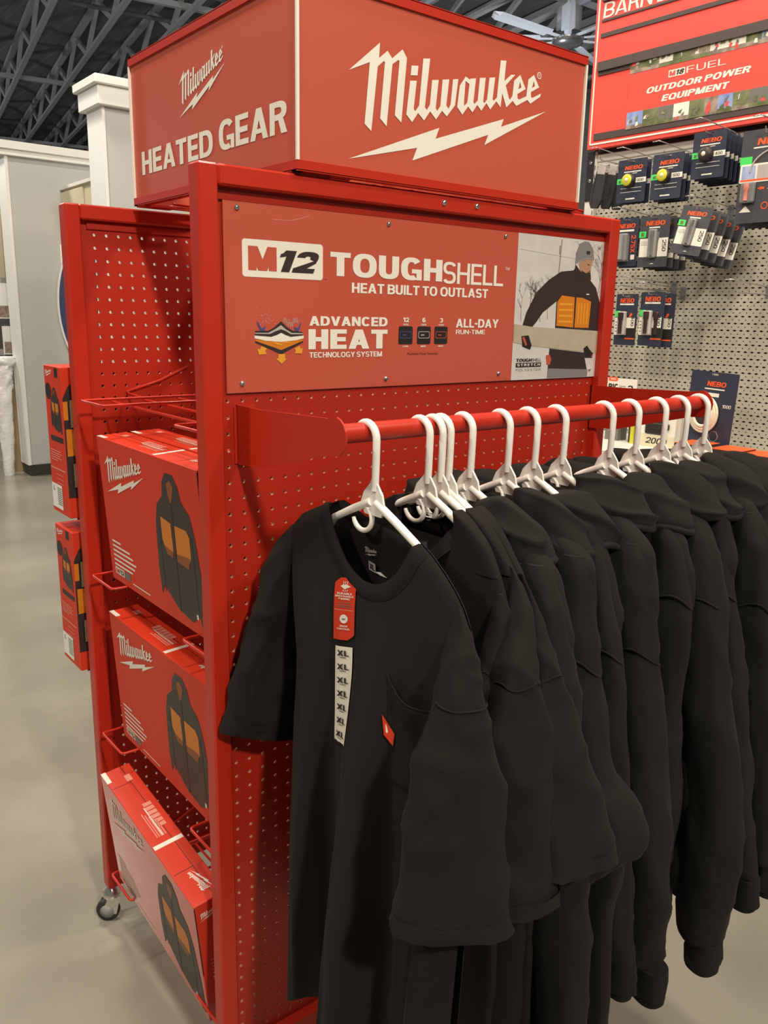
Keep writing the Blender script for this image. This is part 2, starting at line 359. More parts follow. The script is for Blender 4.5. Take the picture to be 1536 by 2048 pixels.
def vtext(mb, s, x0, x1, z0, z1, plane, d=0.0006, m=0, bold=0.03, down=True):
    """lettering turned a quarter: reads downwards (or upwards)"""
    q = (lambda a, b: (x0 + (x1 - x0) * b, z1 - (z1 - z0) * a)) if down else (lambda a, b: (x1 - (x1 - x0) * b, z0 + (z1 - z0) * a))
    if set(s) <= BLK:
        for i, ls in enumerate(block_line(s, bold, 0, 1.0)):
            mp = [[q(u, v) for u, v in l] for l in ls]; mb.flat(mp[0], plane, d + (i % 6) * 3e-5, m, mp[1:])
        return
    vs, fs = glyphs(s, 0.0)
    mb.add([plane(*q(a, b), d) for a, b in vs], fs, m)
def rect(x0, x1, z0, z1): return [(x0, z0), (x1, z0), (x1, z1), (x0, z1)]
def rrect(x0, x1, z0, z1, r, n=5):
    o = []
    for cx, cz, a in ((x1 - r, z1 - r, 0), (x0 + r, z1 - r, 90), (x0 + r, z0 + r, 180), (x1 - r, z0 + r, 270)):
        for k in range(n + 1):
            t = math.radians(a + 90 * k / n); o.append((cx + r * math.cos(t), cz + r * math.sin(t)))
    return o
# the script wordmark over a lightning bolt: width 1, height 0.447
LG = dict(
 M=[(0.0,0.28),(0.131,0.389),(0.128,0.34),(0.165,0.37),(0.186,0.35),(0.232,0.387),(0.253,0.363),(0.234,0.149),(0.203,0.169),(0.219,0.347),(0.214,0.35),(0.188,0.332),(0.167,0.127),(0.137,0.149),(0.154,0.332),(0.15,0.335),(0.123,0.313),(0.099,0.102),(0.069,0.122),(0.088,0.32)],
 dot=[(0.275,0.343),(0.307,0.348),(0.304,0.316),(0.272,0.311)],
 ilw=[(0.27,0.293),(0.301,0.298),(0.29,0.204),(0.297,0.196),(0.315,0.218),(0.329,0.376),(0.362,0.382),(0.343,0.217),(0.353,0.209),(0.367,0.23),(0.374,0.313),(0.406,0.319),(0.396,0.222),(0.404,0.214),(0.418,0.233),(0.425,0.323),(0.458,0.33),(0.448,0.239),(0.46,0.23),(0.469,0.246),(0.477,0.333),(0.504,0.339),(0.492,0.247),(0.452,0.202),(0.427,0.218),(0.399,0.184),(0.369,0.207),(0.341,0.172),(0.311,0.193),(0.284,0.158),(0.256,0.18)],
 auk=[(0.512,0.317),(0.541,0.354),(0.564,0.347),(0.566,0.351),(0.595,0.357),(0.586,0.272),(0.592,0.267),(0.608,0.281),(0.615,0.362),(0.646,0.368),(0.638,0.283),(0.645,0.278),(0.658,0.294),(0.666,0.372),(0.697,0.378),(0.688,0.299),(0.695,0.295),(0.711,0.309),(0.723,0.443),(0.754,0.447),(0.748,0.374),(0.785,0.403),(0.808,0.407),(0.757,0.36),(0.779,0.316),(0.785,0.313),(0.797,0.329),(0.803,0.385),(0.836,0.411),(0.871,0.366),(0.825,0.34),(0.828,0.324),(0.837,0.322),(0.877,0.34),(0.884,0.403),(0.915,0.425),(0.95,0.385),(0.903,0.36),(0.905,0.342),(0.913,0.34),(0.962,0.364),(0.96,0.352),(0.903,0.317),(0.884,0.328),(0.822,0.296),(0.8,0.311),(0.766,0.282),(0.74,0.329),(0.734,0.277),(0.709,0.295),(0.678,0.261),(0.655,0.28),(0.63,0.249),(0.607,0.266),(0.583,0.236),(0.559,0.253),(0.531,0.22),(0.503,0.243)],
 bolt=[(0.001,0.0),(0.417,0.158),(0.4,0.118),(0.755,0.238),(0.742,0.208),(1.0,0.303),(0.655,0.13),(0.673,0.169),(0.29,0.029),(0.311,0.075)])
LGH = [[(0.541,0.339),(0.562,0.331),(0.554,0.266),(0.541,0.253),(0.537,0.258)],[(0.837,0.387),(0.846,0.367),(0.829,0.358)],[(0.916,0.403),(0.924,0.385),(0.908,0.376)]]
def logo(mb, fn, plane, d=0.0008, m=0, bolt=True, reg=False):
    """fn maps logo units to plane coordinates"""
    for k in ('M', 'dot', 'ilw'): mb.flat([fn(*p) for p in LG[k]], plane, d, m)
    mb.flat([fn(*p) for p in LG['auk']], plane, d, m, [[fn(*p) for p in h] for h in LGH])
    if bolt: mb.flat([fn(*p) for p in LG['bolt']], plane, d, m)
    if reg:
        o = [fn(0.947 + 0.013 * math.cos(a * PI / 8), 0.428 + 0.013 * math.sin(a * PI / 8)) for a in range(16)]
        i = [fn(0.947 + 0.010 * math.cos(a * PI / 8), 0.428 + 0.010 * math.sin(a * PI / 8)) for a in range(16)]
        mb.flat(o, plane, d, m, [i])
        text(mb, 'R', *[fn(0.942, 0)[0], fn(0.952, 0)[0]], fn(0, 0.422)[1], fn(0, 0.434)[1], plane, d, m, 0.01)

def pegboard(mb, x0, x1, z0, z1, gx, gz, plane, pitch=0.0254, r=0.0032, t=0.0055, n=16, m=0, solid=None, edge=0):
    """a sheet with real round holes on a square grid through (gx, gz)"""
    h = pitch / 2
    i0 = math.ceil((x0 + h - gx) / pitch - 1e-6); i1 = math.floor((x1 - h - gx) / pitch + 1e-6)
    j0 = math.ceil((z0 + h - gz) / pitch - 1e-6); j1 = math.floor((z1 - h - gz) / pitch + 1e-6)
    cs = []
    for k in range(n):
        a = 2 * PI * k / n; c, s_ = math.cos(a), math.sin(a); q = max(abs(c), abs(s_)); cs.append((c, s_, c / q, s_ / q))
    for i in range(i0, i1 + 1):
        for j in range(j0, j1 + 1):
            cx, cz = gx + i * pitch, gz + j * pitch
            if solid and solid(cx, cz):
                mb.add([plane(cx + a * h, cz + b * h, 0) for a, b in ((-1, -1), (1, -1), (1, 1), (-1, 1))], [(0, 1, 2, 3)], m); continue
            vs = [plane(cx + c[2] * h, cz + c[3] * h, 0) for c in cs] + [plane(cx + c[0] * r, cz + c[1] * r, 0) for c in cs] \
                + [plane(cx + c[0] * r, cz + c[1] * r, -t) for c in cs]
            fs, fw = [], []
            for k in range(n):
                k2 = (k + 1) % n; fs.append((k, k2, n + k2, n + k)); fw.append((n + k, n + k2, 2 * n + k2, 2 * n + k))
            mb.add(vs, fs, m); mb.add(vs, fw, edge)
    a0, a1 = gx + i0 * pitch - h, gx + i1 * pitch + h; b0, b1 = gz + j0 * pitch - h, gz + j1 * pitch + h
    for u0, u1, v0, v1 in ((x0, a0, z0, z1), (a1, x1, z0, z1), (a0, a1, z0, b0), (a0, a1, b1, z1)):
        if u1 - u0 > 1e-5 and v1 - v0 > 1e-5:
            mb.add([plane(u0, v0, 0), plane(u1, v0, 0), plane(u1, v1, 0), plane(u0, v1, 0)], [(0, 1, 2, 3)], m)
def curve1(pts, x):
    """piecewise linear look-up, pts sorted by descending or ascending key"""
    if pts[0][0] > pts[-1][0]: pts = pts[::-1]
    if x <= pts[0][0]: return pts[0][1]
    for (a, p), (b, q) in zip(pts, pts[1:]):
        if x <= b: return lerp(p, q, (x - a) / (b - a) if b > a else 0)
    return pts[-1][1]

# ================================================================== the setting
b = MB(); b.add([(-8, -8, 0), (18, -8, 0), (18, 46, 0), (-8, 46, 0)], [(0, 1, 2, 3)]); struct(b, 'floor', 'floor')
b = MB()
for i in range(64):                                                   # ribbed roof deck
    x = -10 + i * 0.5
    b.add([(x, -9, 7.25), (x + 0.30, -9, 7.25), (x + 0.35, -9, 7.265), (x + 0.45, -9, 7.265), (x + 0.5, -9, 7.25),
           (x, 46, 7.25), (x + 0.30, 46, 7.25), (x + 0.35, 46, 7.265), (x + 0.45, 46, 7.265), (x + 0.5, 46, 7.25)],
          [(k, k + 1, k + 6, k + 5) for k in range(4)])
struct(b, 'ceiling', 'deck')
b = MB(); b.box(-8, 18, 46, 46.2, 0, 7.3); struct(b, 'wall_back', 'wallgrey')
b = MB(); b.box(18, 18.2, -8, 46, 0, 7.3); struct(b, 'wall_right', 'wallgrey')
# open-web roof joists, running away from the camera a little to the right
ja = math.radians(9.3); jd = Vector((math.sin(ja), math.cos(ja), 0)); jn = Vector((math.cos(ja), -math.sin(ja), 0))
def jbar(mb, a, c, w, h):
    a = Vector(a); c = Vector(c); t = (c - a).normalized(); s_ = jn * w / 2; u = t.cross(jn).normalized() * h / 2
    vs = [p + e * s_ + g * u for p in (a, c) for e in (-1, 1) for g in (-1, 1)]
    mb.add(vs, [(0, 1, 3, 2), (4, 6, 7, 5), (0, 4, 5, 1), (2, 3, 7, 6), (0, 2, 6, 4), (1, 5, 7, 3)])
for i in range(16):
    base = Vector((3.63 - 1.6, 12.0, 0)) + jn * (i - 3) * 1.07; b = MB()
    P = lambda s_, z: (base + jd * s_ + Vector((0, 0, z)))
    jbar(b, P(-14, 6.53), P(33, 6.53), 0.10, 0.06); jbar(b, P(-14, 7.17), P(33, 7.17), 0.12, 0.08)
    for k in range(19):
        s0 = -14 + k * 2.5
        jbar(b, P(s0, 6.55), P(s0 + 1.25, 7.15), 0.07, 0.10); jbar(b, P(s0 + 1.25, 7.15), P(s0 + 2.5, 6.55), 0.07, 0.10)
    o = struct(b, 'ceiling_joist', 'joist')
for k, s_ in enumerate((-6.0, 2.4, 9.0, 17.0)):                             # cross bridging between the joists
    b = MB(); c0 = Vector((2.03, 12.0, 0)) + jd * s_
    vs = []; a_ = c0 - jn * 4; e_ = c0 + jn * 13
    for p in (a_, e_):
        for w in (-1, 1):
            for z in (6.57, 6.66): vs.append(p + jd * w * 0.05 + Vector((0, 0, z)))
    b.add(vs, [(0, 1, 3, 2), (4, 6, 7, 5), (0, 4, 5, 1), (2, 3, 7, 6), (0, 2, 6, 4), (1, 5, 7, 3)])
    struct(b, 'ceiling_bridging', 'joist')
b = MB(); b.tube([(-3, 14.2, 6.9), (14, 13.4, 6.9)], 0.05); b.tube([(-3, 16.5, 6.75), (14, 13.9, 6.75)], 0.04)
struct(b, 'ceiling_pipe', 'deck')

# ceiling fan
fc = Vector((10.18, 8.10, 5.60))
t = thing('ceiling_fan', 'large silver ceiling fan with long blades under the dark roof', 'fan', tuple(fc), world=True)
b = MB(); b.lathe([(0.05, -0.10), (0.20, -0.09), (0.24, -0.03), (0.24, 0.06), (0.16, 0.10), (0.09, 0.13)], fc, n=28); b.build('hub', 'silver', t)
b = MB(); b.lathe([(0.16, 0.10), (0.19, 0.14), (0.19, 0.42), (0.12, 0.46)], fc, n=24); b.build('motor', 'fan', t)
b = MB(); b.cyl(fc + Vector((0, 0, 0.45)), (fc.x, fc.y, 7.25), 0.04); b.build('downrod', 'fan', t)
a0 = math.atan2(0.0, -1.0)
for k in range(9):
    a = a0 + k * 2 * PI / 9; ux = Vector((math.cos(a), math.sin(a), 0)); uy = Vector((-math.sin(a), math.cos(a), 0)); b = MB()
    sec = []
    for rd, w, tip in ((0.20, 0.05, 0.0), (0.42, 0.055, 0.0), (0.44, 0.10, 0.02), (1.5, 0.085, 0.03), (1.62, 0.03, 0.03)):
        c = fc + ux * rd
        sec.append([c + uy * w + Vector((0, 0, tip)), c + uy * w * .2 + Vector((0, 0, 0.018 + tip * .4)), c - uy * w + Vector((0, 0, -tip)), c + uy * w * .2 + Vector((0, 0, -0.012 + tip * .4))])
    vs = [p for s_ in sec for p in s_]
    fs = [(4 * i + q, 4 * i + (q + 1) % 4, 4 * i + 4 + (q + 1) % 4, 4 * i + 4 + q) for i in range(len(sec) - 1) for q in range(4)]
    fs += [(3, 2, 1, 0), tuple(range(len(vs) - 4, len(vs)))]
    b.add(vs, fs); b.build('blade', 'fan', t)

# partition ends on the left
b = MB(); b.box(1.43, 3.4, 6.42, 6.62, 0.098, 2.66); struct(b, 'wall_left', 'wallgrey')
b = MB(); b.box(1.405, 1.43, 6.405, 6.635, 0.098, 2.66); struct(b, 'trim_1', 'trimwhite')
b = MB(); b.box(1.36, 3.45, 6.37, 6.67, 2.645, 2.69); b.box(1.33, 3.45, 6.34, 6.70, 2.69, 2.75); struct(b, 'trim_2', 'trimwhite')
b = MB(); b.box(1.42, 3.4, 6.41, 6.63, 0.0, 0.098); struct(b, 'baseboard_left', 'basedark')
t = thing('wall_column', 'tall pale grey display column with white cap behind the red header', 'column', (1.55, 4.12, 0), world=True); t['kind'] = 'structure'
b = MB(); b.box(1.335, 1.80, 4.0, 4.24, 0.10, 2.64); b.build('shaft', 'wallgrey', t)
b = MB(); b.box(1.318, 1.335, 3.995, 4.245, 0.10, 2.64); b.build('corner_trim', 'trimwhite', t)
b = MB(); b.box(1.285, 1.85, 3.955, 4.29, 2.60, 2.705, bev=0.004); b.box(1.262, 1.88, 3.93, 4.31, 2.705, 2.755, bev=0.006); b.build('cap', 'trimwhite', t)
b = MB(); b.box(1.33, 1.81, 3.99, 4.25, 0.0, 0.10); b.build('base', 'basedark', t)

# ================================================================== the red rolling rack
RX, RY = 0.406, 0.31
rack = thing('display_rack', 'red rolling metal display rack with pegboard panels and header sign', 'display rack', (RX, RY, 0), world=True)
X0, X1, ZT, ZB = -0.0735, 0.885, 1.650, 0.095
def frame(y0, y1, dx=0.0):
    for n_, (xa, xb, za, zb) in (('post', (X0, X0 + 0.0315, ZB, ZT)), ('post', (X1 - 0.0315, X1, ZB, ZT)),
                                 ('rail', (X0 + 0.0315, X1 - 0.0315, ZT - 0.029, ZT)), ('rail', (X0 + 0.0315, X1 - 0.0315, ZB, ZB + 0.035))):
        b = MB(); b.box(xa + dx, xb + dx, y0, y1, za, zb, bev=0.003); b.build(n_, 'paint', rack)
frame(-0.02, 0.012); frame(0.600, 0.634, 0.019)
hid = lambda x, z: z > 1.345
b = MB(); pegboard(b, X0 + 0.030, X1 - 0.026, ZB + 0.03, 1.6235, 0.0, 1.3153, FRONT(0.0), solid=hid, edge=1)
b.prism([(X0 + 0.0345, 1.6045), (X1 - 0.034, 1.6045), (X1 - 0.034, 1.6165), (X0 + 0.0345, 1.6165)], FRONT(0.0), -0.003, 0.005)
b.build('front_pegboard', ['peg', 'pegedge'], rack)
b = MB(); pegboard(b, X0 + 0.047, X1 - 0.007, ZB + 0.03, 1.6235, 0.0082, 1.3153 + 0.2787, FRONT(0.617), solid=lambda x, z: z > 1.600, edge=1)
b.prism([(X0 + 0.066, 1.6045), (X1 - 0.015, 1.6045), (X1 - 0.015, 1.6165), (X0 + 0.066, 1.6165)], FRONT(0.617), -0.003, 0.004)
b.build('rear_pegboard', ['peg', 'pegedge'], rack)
for za in (ZB, ZT - 0.029):                                           # ties between the two frames
    for xa in (0.30, 0.58):
        b = MB(); b.box(xa, xa + 0.03, 0.012, 0.60, za + 0.002, za + 0.027); b.build('tie_bar', 'paint', rack)
# header box on four little feet
HX0, HX1, HY0, HY1, HZ0, HZ1 = 0.087, 0.7275, -0.025, 0.582, 1.6585, 1.9225
hd = MB()
for (xa, xb, ya, yb) in ((HX0, HX1, HY0, HY0 + 0.004), (HX0, HX1, HY1 - 0.004, HY1), (HX0, HX0 + 0.004, HY0 + .004, HY1 - .004), (HX1 - 0.004, HX1, HY0 + .004, HY1 - .004)):
    hd.box(xa, xb, ya, yb, HZ0, HZ1)
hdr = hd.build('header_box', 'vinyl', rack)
b = MB()                                                              # channel along the top and bottom edges
for z0, z1 in ((HZ1 - 0.010, HZ1 + 0.004), (HZ0 - 0.004, HZ0 + 0.010)):
    e = 0.004
    b.box(HX0 - e, HX1 + e, HY0 - e, HY0, z0, z1); b.box(HX0 - e, HX1 + e, HY1, HY1 + e, z0, z1)
    b.box(HX0 - e, HX0, HY0, HY1, z0, z1); b.box(HX1, HX1 + e, HY0, HY1, z0, z1)
    zz = z1 if z1 > 1.8 else z0
    for xa, xb, ya, yb in ((HX0 - e, HX1 + e, HY0 - e, HY0 + .012), (HX0 - e, HX1 + e, HY1 - .012, HY1 + e), (HX0 - e, HX0 + .012, HY0, HY1), (HX1 - .012, HX1 + e, HY0, HY1)):
        b.box(xa, xb, ya, yb, zz - 0.0012, zz + 0.0012)
b.build('edge_channel', 'paint', hdr)
for x_, y_ in ((HX0 - .0022, HY0 - .0022), (HX1 + .0022, HY0 - .0022), (HX0 - .0022, HY1 + .0022)):
    b = MB(); b.box(x_ - .0022, x_ + .0022, y_ - .0022, y_ + .0022, HZ0 + .010, HZ1 - .010); b.build('corner_bead', 'white', hdr)
LW = 0.4473; lp = lambda u, v: (0.1779 + u * LW, 1.6811 + v * LW)
b = MB(); logo(b, lp, FRONT(HY0), reg=True); b.build('logo', 'white', hdr)
b = MB(); fl = lambda u, v: (-0.368 + u * 0.1765, 1.7865 + v * 0.190)
logo(b, fl, LEFT(HX0), reg=True); b.build('logo', 'white', hdr)
b = MB(); text(b, 'HEATED', -0.545, -0.2425, 1.7085, 1.7515, LEFT(HX0), bold=0.05); text(b, 'GEAR', -0.220, -0.0035, 1.7115, 1.7575, LEFT(HX0), bold=0.05)
b.build('lettering', 'white', hdr)
for x_ in (0.12, 0.695):                                              # bent wire feet and clips under the header
    for y_ in (0.0, 0.55):
        b = MB(); b.box(x_ - 0.035, x_ + 0.035, y_ - 0.012, y_ + 0.028, 1.6505, 1.6545); b.build('foot_clip', 'paint', rack)
        b = MB(); b.tube([(x_ + .02, y_ - .004, 1.655), (x_ + .075, y_ - .004, 1.655), (x_ + .082, y_ - .004, 1.6585), (x_ + .03, y_ - .004, 1.661)], 0.0025, n=8); b.build('foot_wire', 'paint', rack)
for x_ in (0.25, 0.33, 0.52, 0.62):
    b = MB(); b.box(x_, x_ + 0.008, 0.004, 0.012, 1.650, 1.6545); b.build('spacer', 'paint', rack)
# clothes rail on two bracket plates
def bracket(x, nm):
    b = MB(); pl = lambda u, v, d: (x + d, -u, v)
    pts = [(-0.004, 1.309), (0.075, 1.3085), (0.246, 1.3145)]
    for k in range(9):
        a = math.radians(80 - k * 20); pts.append((0.262 + 0.026 * math.cos(a), 1.2925 + 0.026 * math.sin(a)))
    pts += [(0.246, 1.2655), (0.075, 1.2215), (-0.004, 1.2155)]
    b.prism(pts, pl, -0.0015, 0.0015); b.box(x - 0.0015, x + 0.030, -0.0035, -0.0005, 1.2155, 1.309)
    return b.build('rail_bracket', 'paint', rack)
bracket(-0.010, 'l'); bracket(0.852, 'r')
RYR, RZR = -0.265, 1.2960
b = MB(); b.tube([(-0.0085, RYR, RZR), (0.8505, RYR, RZR)], 0.0127, n=32); b.build('clothes_rail', 'paint', rack)
b = MB(); b.tube([(0.0, RYR + .001, RZR - 0.0128), (0.845, RYR + .001, RZR - 0.0128)], 0.0012, n=8); b.build('rail_seam', 'dark', rack)
def screw(x, y, z, m, r=0.0047, parent=rack, nm='screw'):
    b = MB(); b.lathe([(r, 0.0), (r, 0.0012), (r * .75, 0.0028), (r * .3, 0.0034)], (0, 0, 0), n=16)
    b.v = [(x + v[0], y - v[2], z + v[1]) for v in b.v]
    for a in range(2):
        w, l = (0.0007, r * .6) if a else (r * .6, 0.0007)
        b.box(x - w, x + w, y - 0.0040, y - 0.0033, z - l, z + l)
    return b.build(nm, m, parent)
for x_, z_ in ((0.3864, 1.6365), (0.4645, 1.6378)): screw(x_, -0.02, z_, 'chrome', 0.0052)
b = MB(); b.box(-0.016, 0.006, -0.0022, 0, 1.2175, 1.307); b.build('bracket_flange', 'paint', rack)

# printed sign board screwed to the panel
SP = FRONT(-0.0005)
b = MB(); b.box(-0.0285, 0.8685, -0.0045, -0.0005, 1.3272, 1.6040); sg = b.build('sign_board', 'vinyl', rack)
SP = FRONT(-0.0045)
for x_, z_ in ((-0.0056, 1.5993), (0.2777, 1.5986), (0.5578, 1.599), (-0.0024, 1.3413), (0.278, 1.3403), (0.5569, 1.3414)):
    screw(x_, -0.0045, z_ - (0.004 if z_ > 1.5 else 0), 'silver', 0.0042, sg)
b = MB(); b.flat(rrect(0.0014, 0.1455, 1.4990, 1.5532, 0.005), SP, 0.0004); b.build('badge', 'white', sg)
b = MB(); text(b, 'M', 0.0115, 0.0605, 1.5088, 1.5435, SP, 0.0008, bold=0.07); b.build('badge_letter', 'vinyl', sg)
b = MB(); text(b, '12', 0.0660, 0.1380, 1.5085, 1.5405, SP, 0.0008, bold=0.07, shear=0.25); b.build('badge_number', 'dark', sg)
b = MB()
text(b, 'TOUGH', 0.1598, 0.4010, 1.5070, 1.5437, SP, bold=0.065); text(b, 'SHELL', 0.4035, 0.5570, 1.5045, 1.5412, SP, bold=0.02)
text(b, 'TM', 0.5605, 0.5725, 1.5345, 1.5395, SP, bold=0.005)
b.build('product_lettering', 'white', sg); b = MB()
text(b, 'HEAT BUILT TO OUTLAST', 0.2028, 0.5180, 1.4818, 1.4978, SP, bold=0.05)
b.build('slogan_lettering', 'white', sg); b = MB()
text(b, 'ADVANCED', 0.1198, 0.2790, 1.4285, 1.4435, SP, bold=0.06); text(b, 'HEAT', 0.1182, 0.2795, 1.3915, 1.4230, SP, bold=0.07)
text(b, 'TECHNOLOGY SYSTEM', 0.1198, 0.2682, 1.3782, 1.3868, SP, bold=0.04)
b.build('system_lettering', 'white', sg)
for s_, x_ in (('12', 0.3203), ('6', 0.3616), ('3', 0.4030)):
    b = MB(); w = 0.0065 if len(s_) > 1 else 0.0038
    text(b, s_, x_ - w, x_ + w, 1.4362, 1.4438, SP, bold=0.06); text(b, 'HOURS', x_ - .006, x_ + .006, 1.4305, 1.4335, SP, bold=0.03)
    text(b, {'12': 'LOW', '6': 'MED', '3': 'HIGH'}[s_], x_ - .006, x_ + .006, 1.3932, 1.3962, SP, bold=0.03); b.build('hours_lettering', 'white', sg)
b = MB()
text(b, 'ALL-DAY', 0.4390, 0.5500, 1.4277, 1.4434, SP, bold=0.05); text(b, 'RUN-TIME', 0.4398, 0.5149, 1.4158, 1.4238, SP, bold=0.03)
b.build('run_time_lettering', 'white', sg)
b = MB(); text(b, 'Multiple Heat Settings', 0.3252, 0.3974, 1.3790, 1.3838, SP, bold=0.01)
text(b, 'TM', 0.1485, 0.153, 1.4995, 1.5015, SP, bold=0.0); b.build('small_print', 'dark', sg)
for x_, mm in ((0.3203, 'blueprint'), (0.3625, 'layer'), (0.4032, 'vinyl')):
    b = MB(); b.flat(rrect(x_ - .0158, x_ + .0158, 1.3983, 1.4290, .003), SP, 0.0004)
    o_, i_ = rrect(x_ - .0132, x_ + .0132, 1.4085, 1.4205, .003), rrect(x_ - .0122, x_ + .0122, 1.4095, 1.4195, .0025)
    b.flat(o_, SP, 0.0006, 1, [i_]); b.flat(rect(x_ - .007, x_ + .001, 1.4132, 1.4152), SP, 0.0006, 1)
    b.build('heat_setting_icon', ['black', mm], sg)
# layered-fabric picture: layers, glowing coil, arrows, sparks
b = MB(); ic = lambda P: [(0.0090 + x / 1536 * 0.1142, 1.3635 + (1418 - y) / 1418 * 0.0978) for x, y in P]
b.flat(ic([(165, 600), (480, 595), (620, 520), (785, 385), (930, 510), (1080, 595), (1320, 620), (1320, 660), (1050, 640), (900, 560), (785, 470), (640, 560), (480, 640), (165, 640)]), SP, .0004, 0)
b.flat(ic([(165, 640), (480, 640), (640, 560), (785, 470), (900, 560), (1050, 640), (1320, 645), (1320, 670), (1030, 670), (900, 600), (785, 560), (640, 610), (520, 665), (165, 660)]), SP, .0005, 1)
b.flat(ic([(165, 660), (520, 665), (640, 610), (785, 565), (900, 605), (1030, 670), (1320, 668), (1320, 720), (1020, 730), (890, 690), (785, 640), (680, 690), (540, 730), (165, 700)]), SP, .0006, 0)
b.flat(ic([(150, 700), (540, 730), (680, 690), (785, 640), (890, 690), (1020, 730), (1345, 700), (1345, 760), (1180, 800), (785, 840), (400, 810), (150, 760)]), SP, .0007, 2)
b.flat(ic([(165, 780), (400, 812), (785, 840), (1180, 802), (1330, 785), (1330, 815), (785, 1020), (165, 815)]), SP, .0006, 3)
b.flat(ic([(165, 815), (785, 1020), (1330, 815), (1330, 850), (785, 1115), (165, 850)]), SP, .0007, 0)
b.flat(ic([(560, 840), (640, 845), (820, 890), (800, 915), (700, 905)]), SP, .0009, 4); b.flat(ic([(800, 845), (1010, 840), (990, 865), (850, 860)]), SP, .0009, 4)
for P in ([(310, 930), (440, 980), (395, 1035), (430, 1105), (245, 1120), (210, 985), (265, 1005)], [(710, 1110), (875, 1110), (875, 1210), (920, 1210), (790, 1330), (655, 1215), (710, 1205)], [(1240, 930), (1110, 985), (1140, 1035), (1115, 1100), (1300, 1105), (1315, 970), (1265, 1000)]):
    b.flat(ic(P), SP, .0009, 4)
for P in ([(205, 400), (235, 400), (320, 545), (360, 520), (400, 490), (410, 520), (380, 600), (290, 600)], [(1290, 410), (1262, 412), (1200, 540), (1150, 520), (1115, 505), (1110, 535), (1140, 600), (1220, 600)]): b.flat(ic(P), SP, .0009, 5)
for k in range(60):
    px, py = random.gauss(460, 130), random.gauss(320, 90); q = random.uniform(5, 13); b.flat(ic([(px - q, py), (px, py - q), (px + q, py), (px, py + q)]), SP, .0004, 6)
for k in range(14):
    px = 850 + k * 26; py = random.uniform(280, 400); b.flat(ic([(px, py), (px + 8, py), (px + 14, py + 110), (px + 4, py + 110)]), SP, .0004, 1)
b.build('layered_fabric_picture', ['dark', 'layer', 'white', 'orange', 'amber', 'blueprint', 'pinkprint'], sg)
# printed photograph: a worker in a heated jacket carrying a board through snow
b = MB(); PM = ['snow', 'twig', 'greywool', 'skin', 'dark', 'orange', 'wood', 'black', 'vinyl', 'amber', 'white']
b.flat([(0.5930, 1.3272), (0.8660, 1.3272), (0.8660, 1.6040), (0.5930, 1.6040)], SP, 0.0003, 0)
def twig(x, z, a, l, w, dep):
    if dep == 0 or l < 0.006: return
    x2, z2 = x + l * math.cos(a), z + l * math.sin(a)
    if 0.597 < x2 < 0.862 and z2 < 1.600:
        n_ = (-math.sin(a) * w, math.cos(a) * w)
        b.flat([(x - n_[0], z - n_[1]), (x + n_[0], z + n_[1]), (x2 + n_[0] * .6, z2 + n_[1] * .6), (x2 - n_[0] * .6, z2 - n_[1] * .6)], SP, 0.0004, 1)
        for q in range(3): twig(x2, z2, a + random.uniform(-.75, .75), l * random.uniform(.6, .85), w * .65, dep - 1)
for tx, tz in ((0.612, 1.44), (0.640, 1.445), (0.668, 1.44), (0.69, 1.445), (0.845, 1.50), (0.852, 1.53), (0.78, 1.55)): twig(tx, tz, PI / 2 + random.uniform(-.2, .2), 0.026, 0.0012, 5)
b.flat([(0.7115, 1.50), (0.7150, 1.50), (0.7205, 1.600), (0.7175, 1.600)], SP, .0005, 1); b.flat(rect(0.7125, 0.7185, 1.572, 1.588), SP, .0006, 1)
b.flat([(0.597, 1.575), (0.597, 1.5745), (0.862, 1.560), (0.862, 1.5605)][::-1], SP, .0005, 1)
F4 = [(0.7223, 1.5391), (0.7602, 1.5429), (0.7659, 1.5492), (0.7885, 1.5239), (0.8149, 1.527), (0.8372, 1.5113), (0.853, 1.4825), (0.8631, 1.4445), (0.8588, 1.4231), (0.7149, 1.4286), (0.7142, 1.4811), (0.6891, 1.4665), (0.6745, 1.4583), (0.6579, 1.4402), (0.6439, 1.4282), (0.6363, 1.4123), (0.6121, 1.4182), (0.6264, 1.4575), (0.6526, 1.4971), (0.6867, 1.5218)]
b.flat(F4, SP, .0006, 4)
b.flat([(0.7016, 1.3878), (0.8125, 1.3784), (0.8297, 1.335), (0.8285, 1.3285), (0.700, 1.3285)], SP, .0006, 4)
b.flat([(0.7016, 1.3478), (0.8285, 1.3430), (0.8297, 1.335), (0.8285, 1.3282), (0.700, 1.3282)], SP, .0007, 2)
b.flat([(0.7652, 1.5551), (0.7831, 1.5419), (0.8005, 1.5346), (0.8145, 1.5434), (0.8182, 1.5271), (0.7885, 1.5239), (0.7636, 1.541)], SP, .0008, 4)
b.flat([(0.7747, 1.5576), (0.8, 1.567), (0.8186, 1.565), (0.8175, 1.556), (0.8152, 1.5516), (0.8145, 1.5434), (0.8008, 1.5326), (0.7831, 1.5419)], SP, .0009, 3)
b.flat([(0.785, 1.5445), (0.8005, 1.5390), (0.8140, 1.5455), (0.8150, 1.5350), (0.8005, 1.5270), (0.788, 1.532)], SP, .0010, 4)
b.flat(rect(0.8035, 0.8100, 1.5555, 1.5572), SP, .0011, 7); b.flat(rect(0.8075, 0.8135, 1.5412, 1.5424), SP, .0011, 3)
b.flat([(0.7646, 1.5551), (0.7644, 1.577), (0.7736, 1.5955), (0.7889, 1.6015), (0.8038, 1.6005), (0.8174, 1.5882), (0.8242, 1.5663), (0.8, 1.567), (0.7775, 1.5618)], SP, .0010, 2)
b.flat([(0.7655, 1.5600), (0.8, 1.5705), (0.8240, 1.5695), (0.8242, 1.5663), (0.8, 1.567), (0.7665, 1.5570)], SP, .0011, 1)
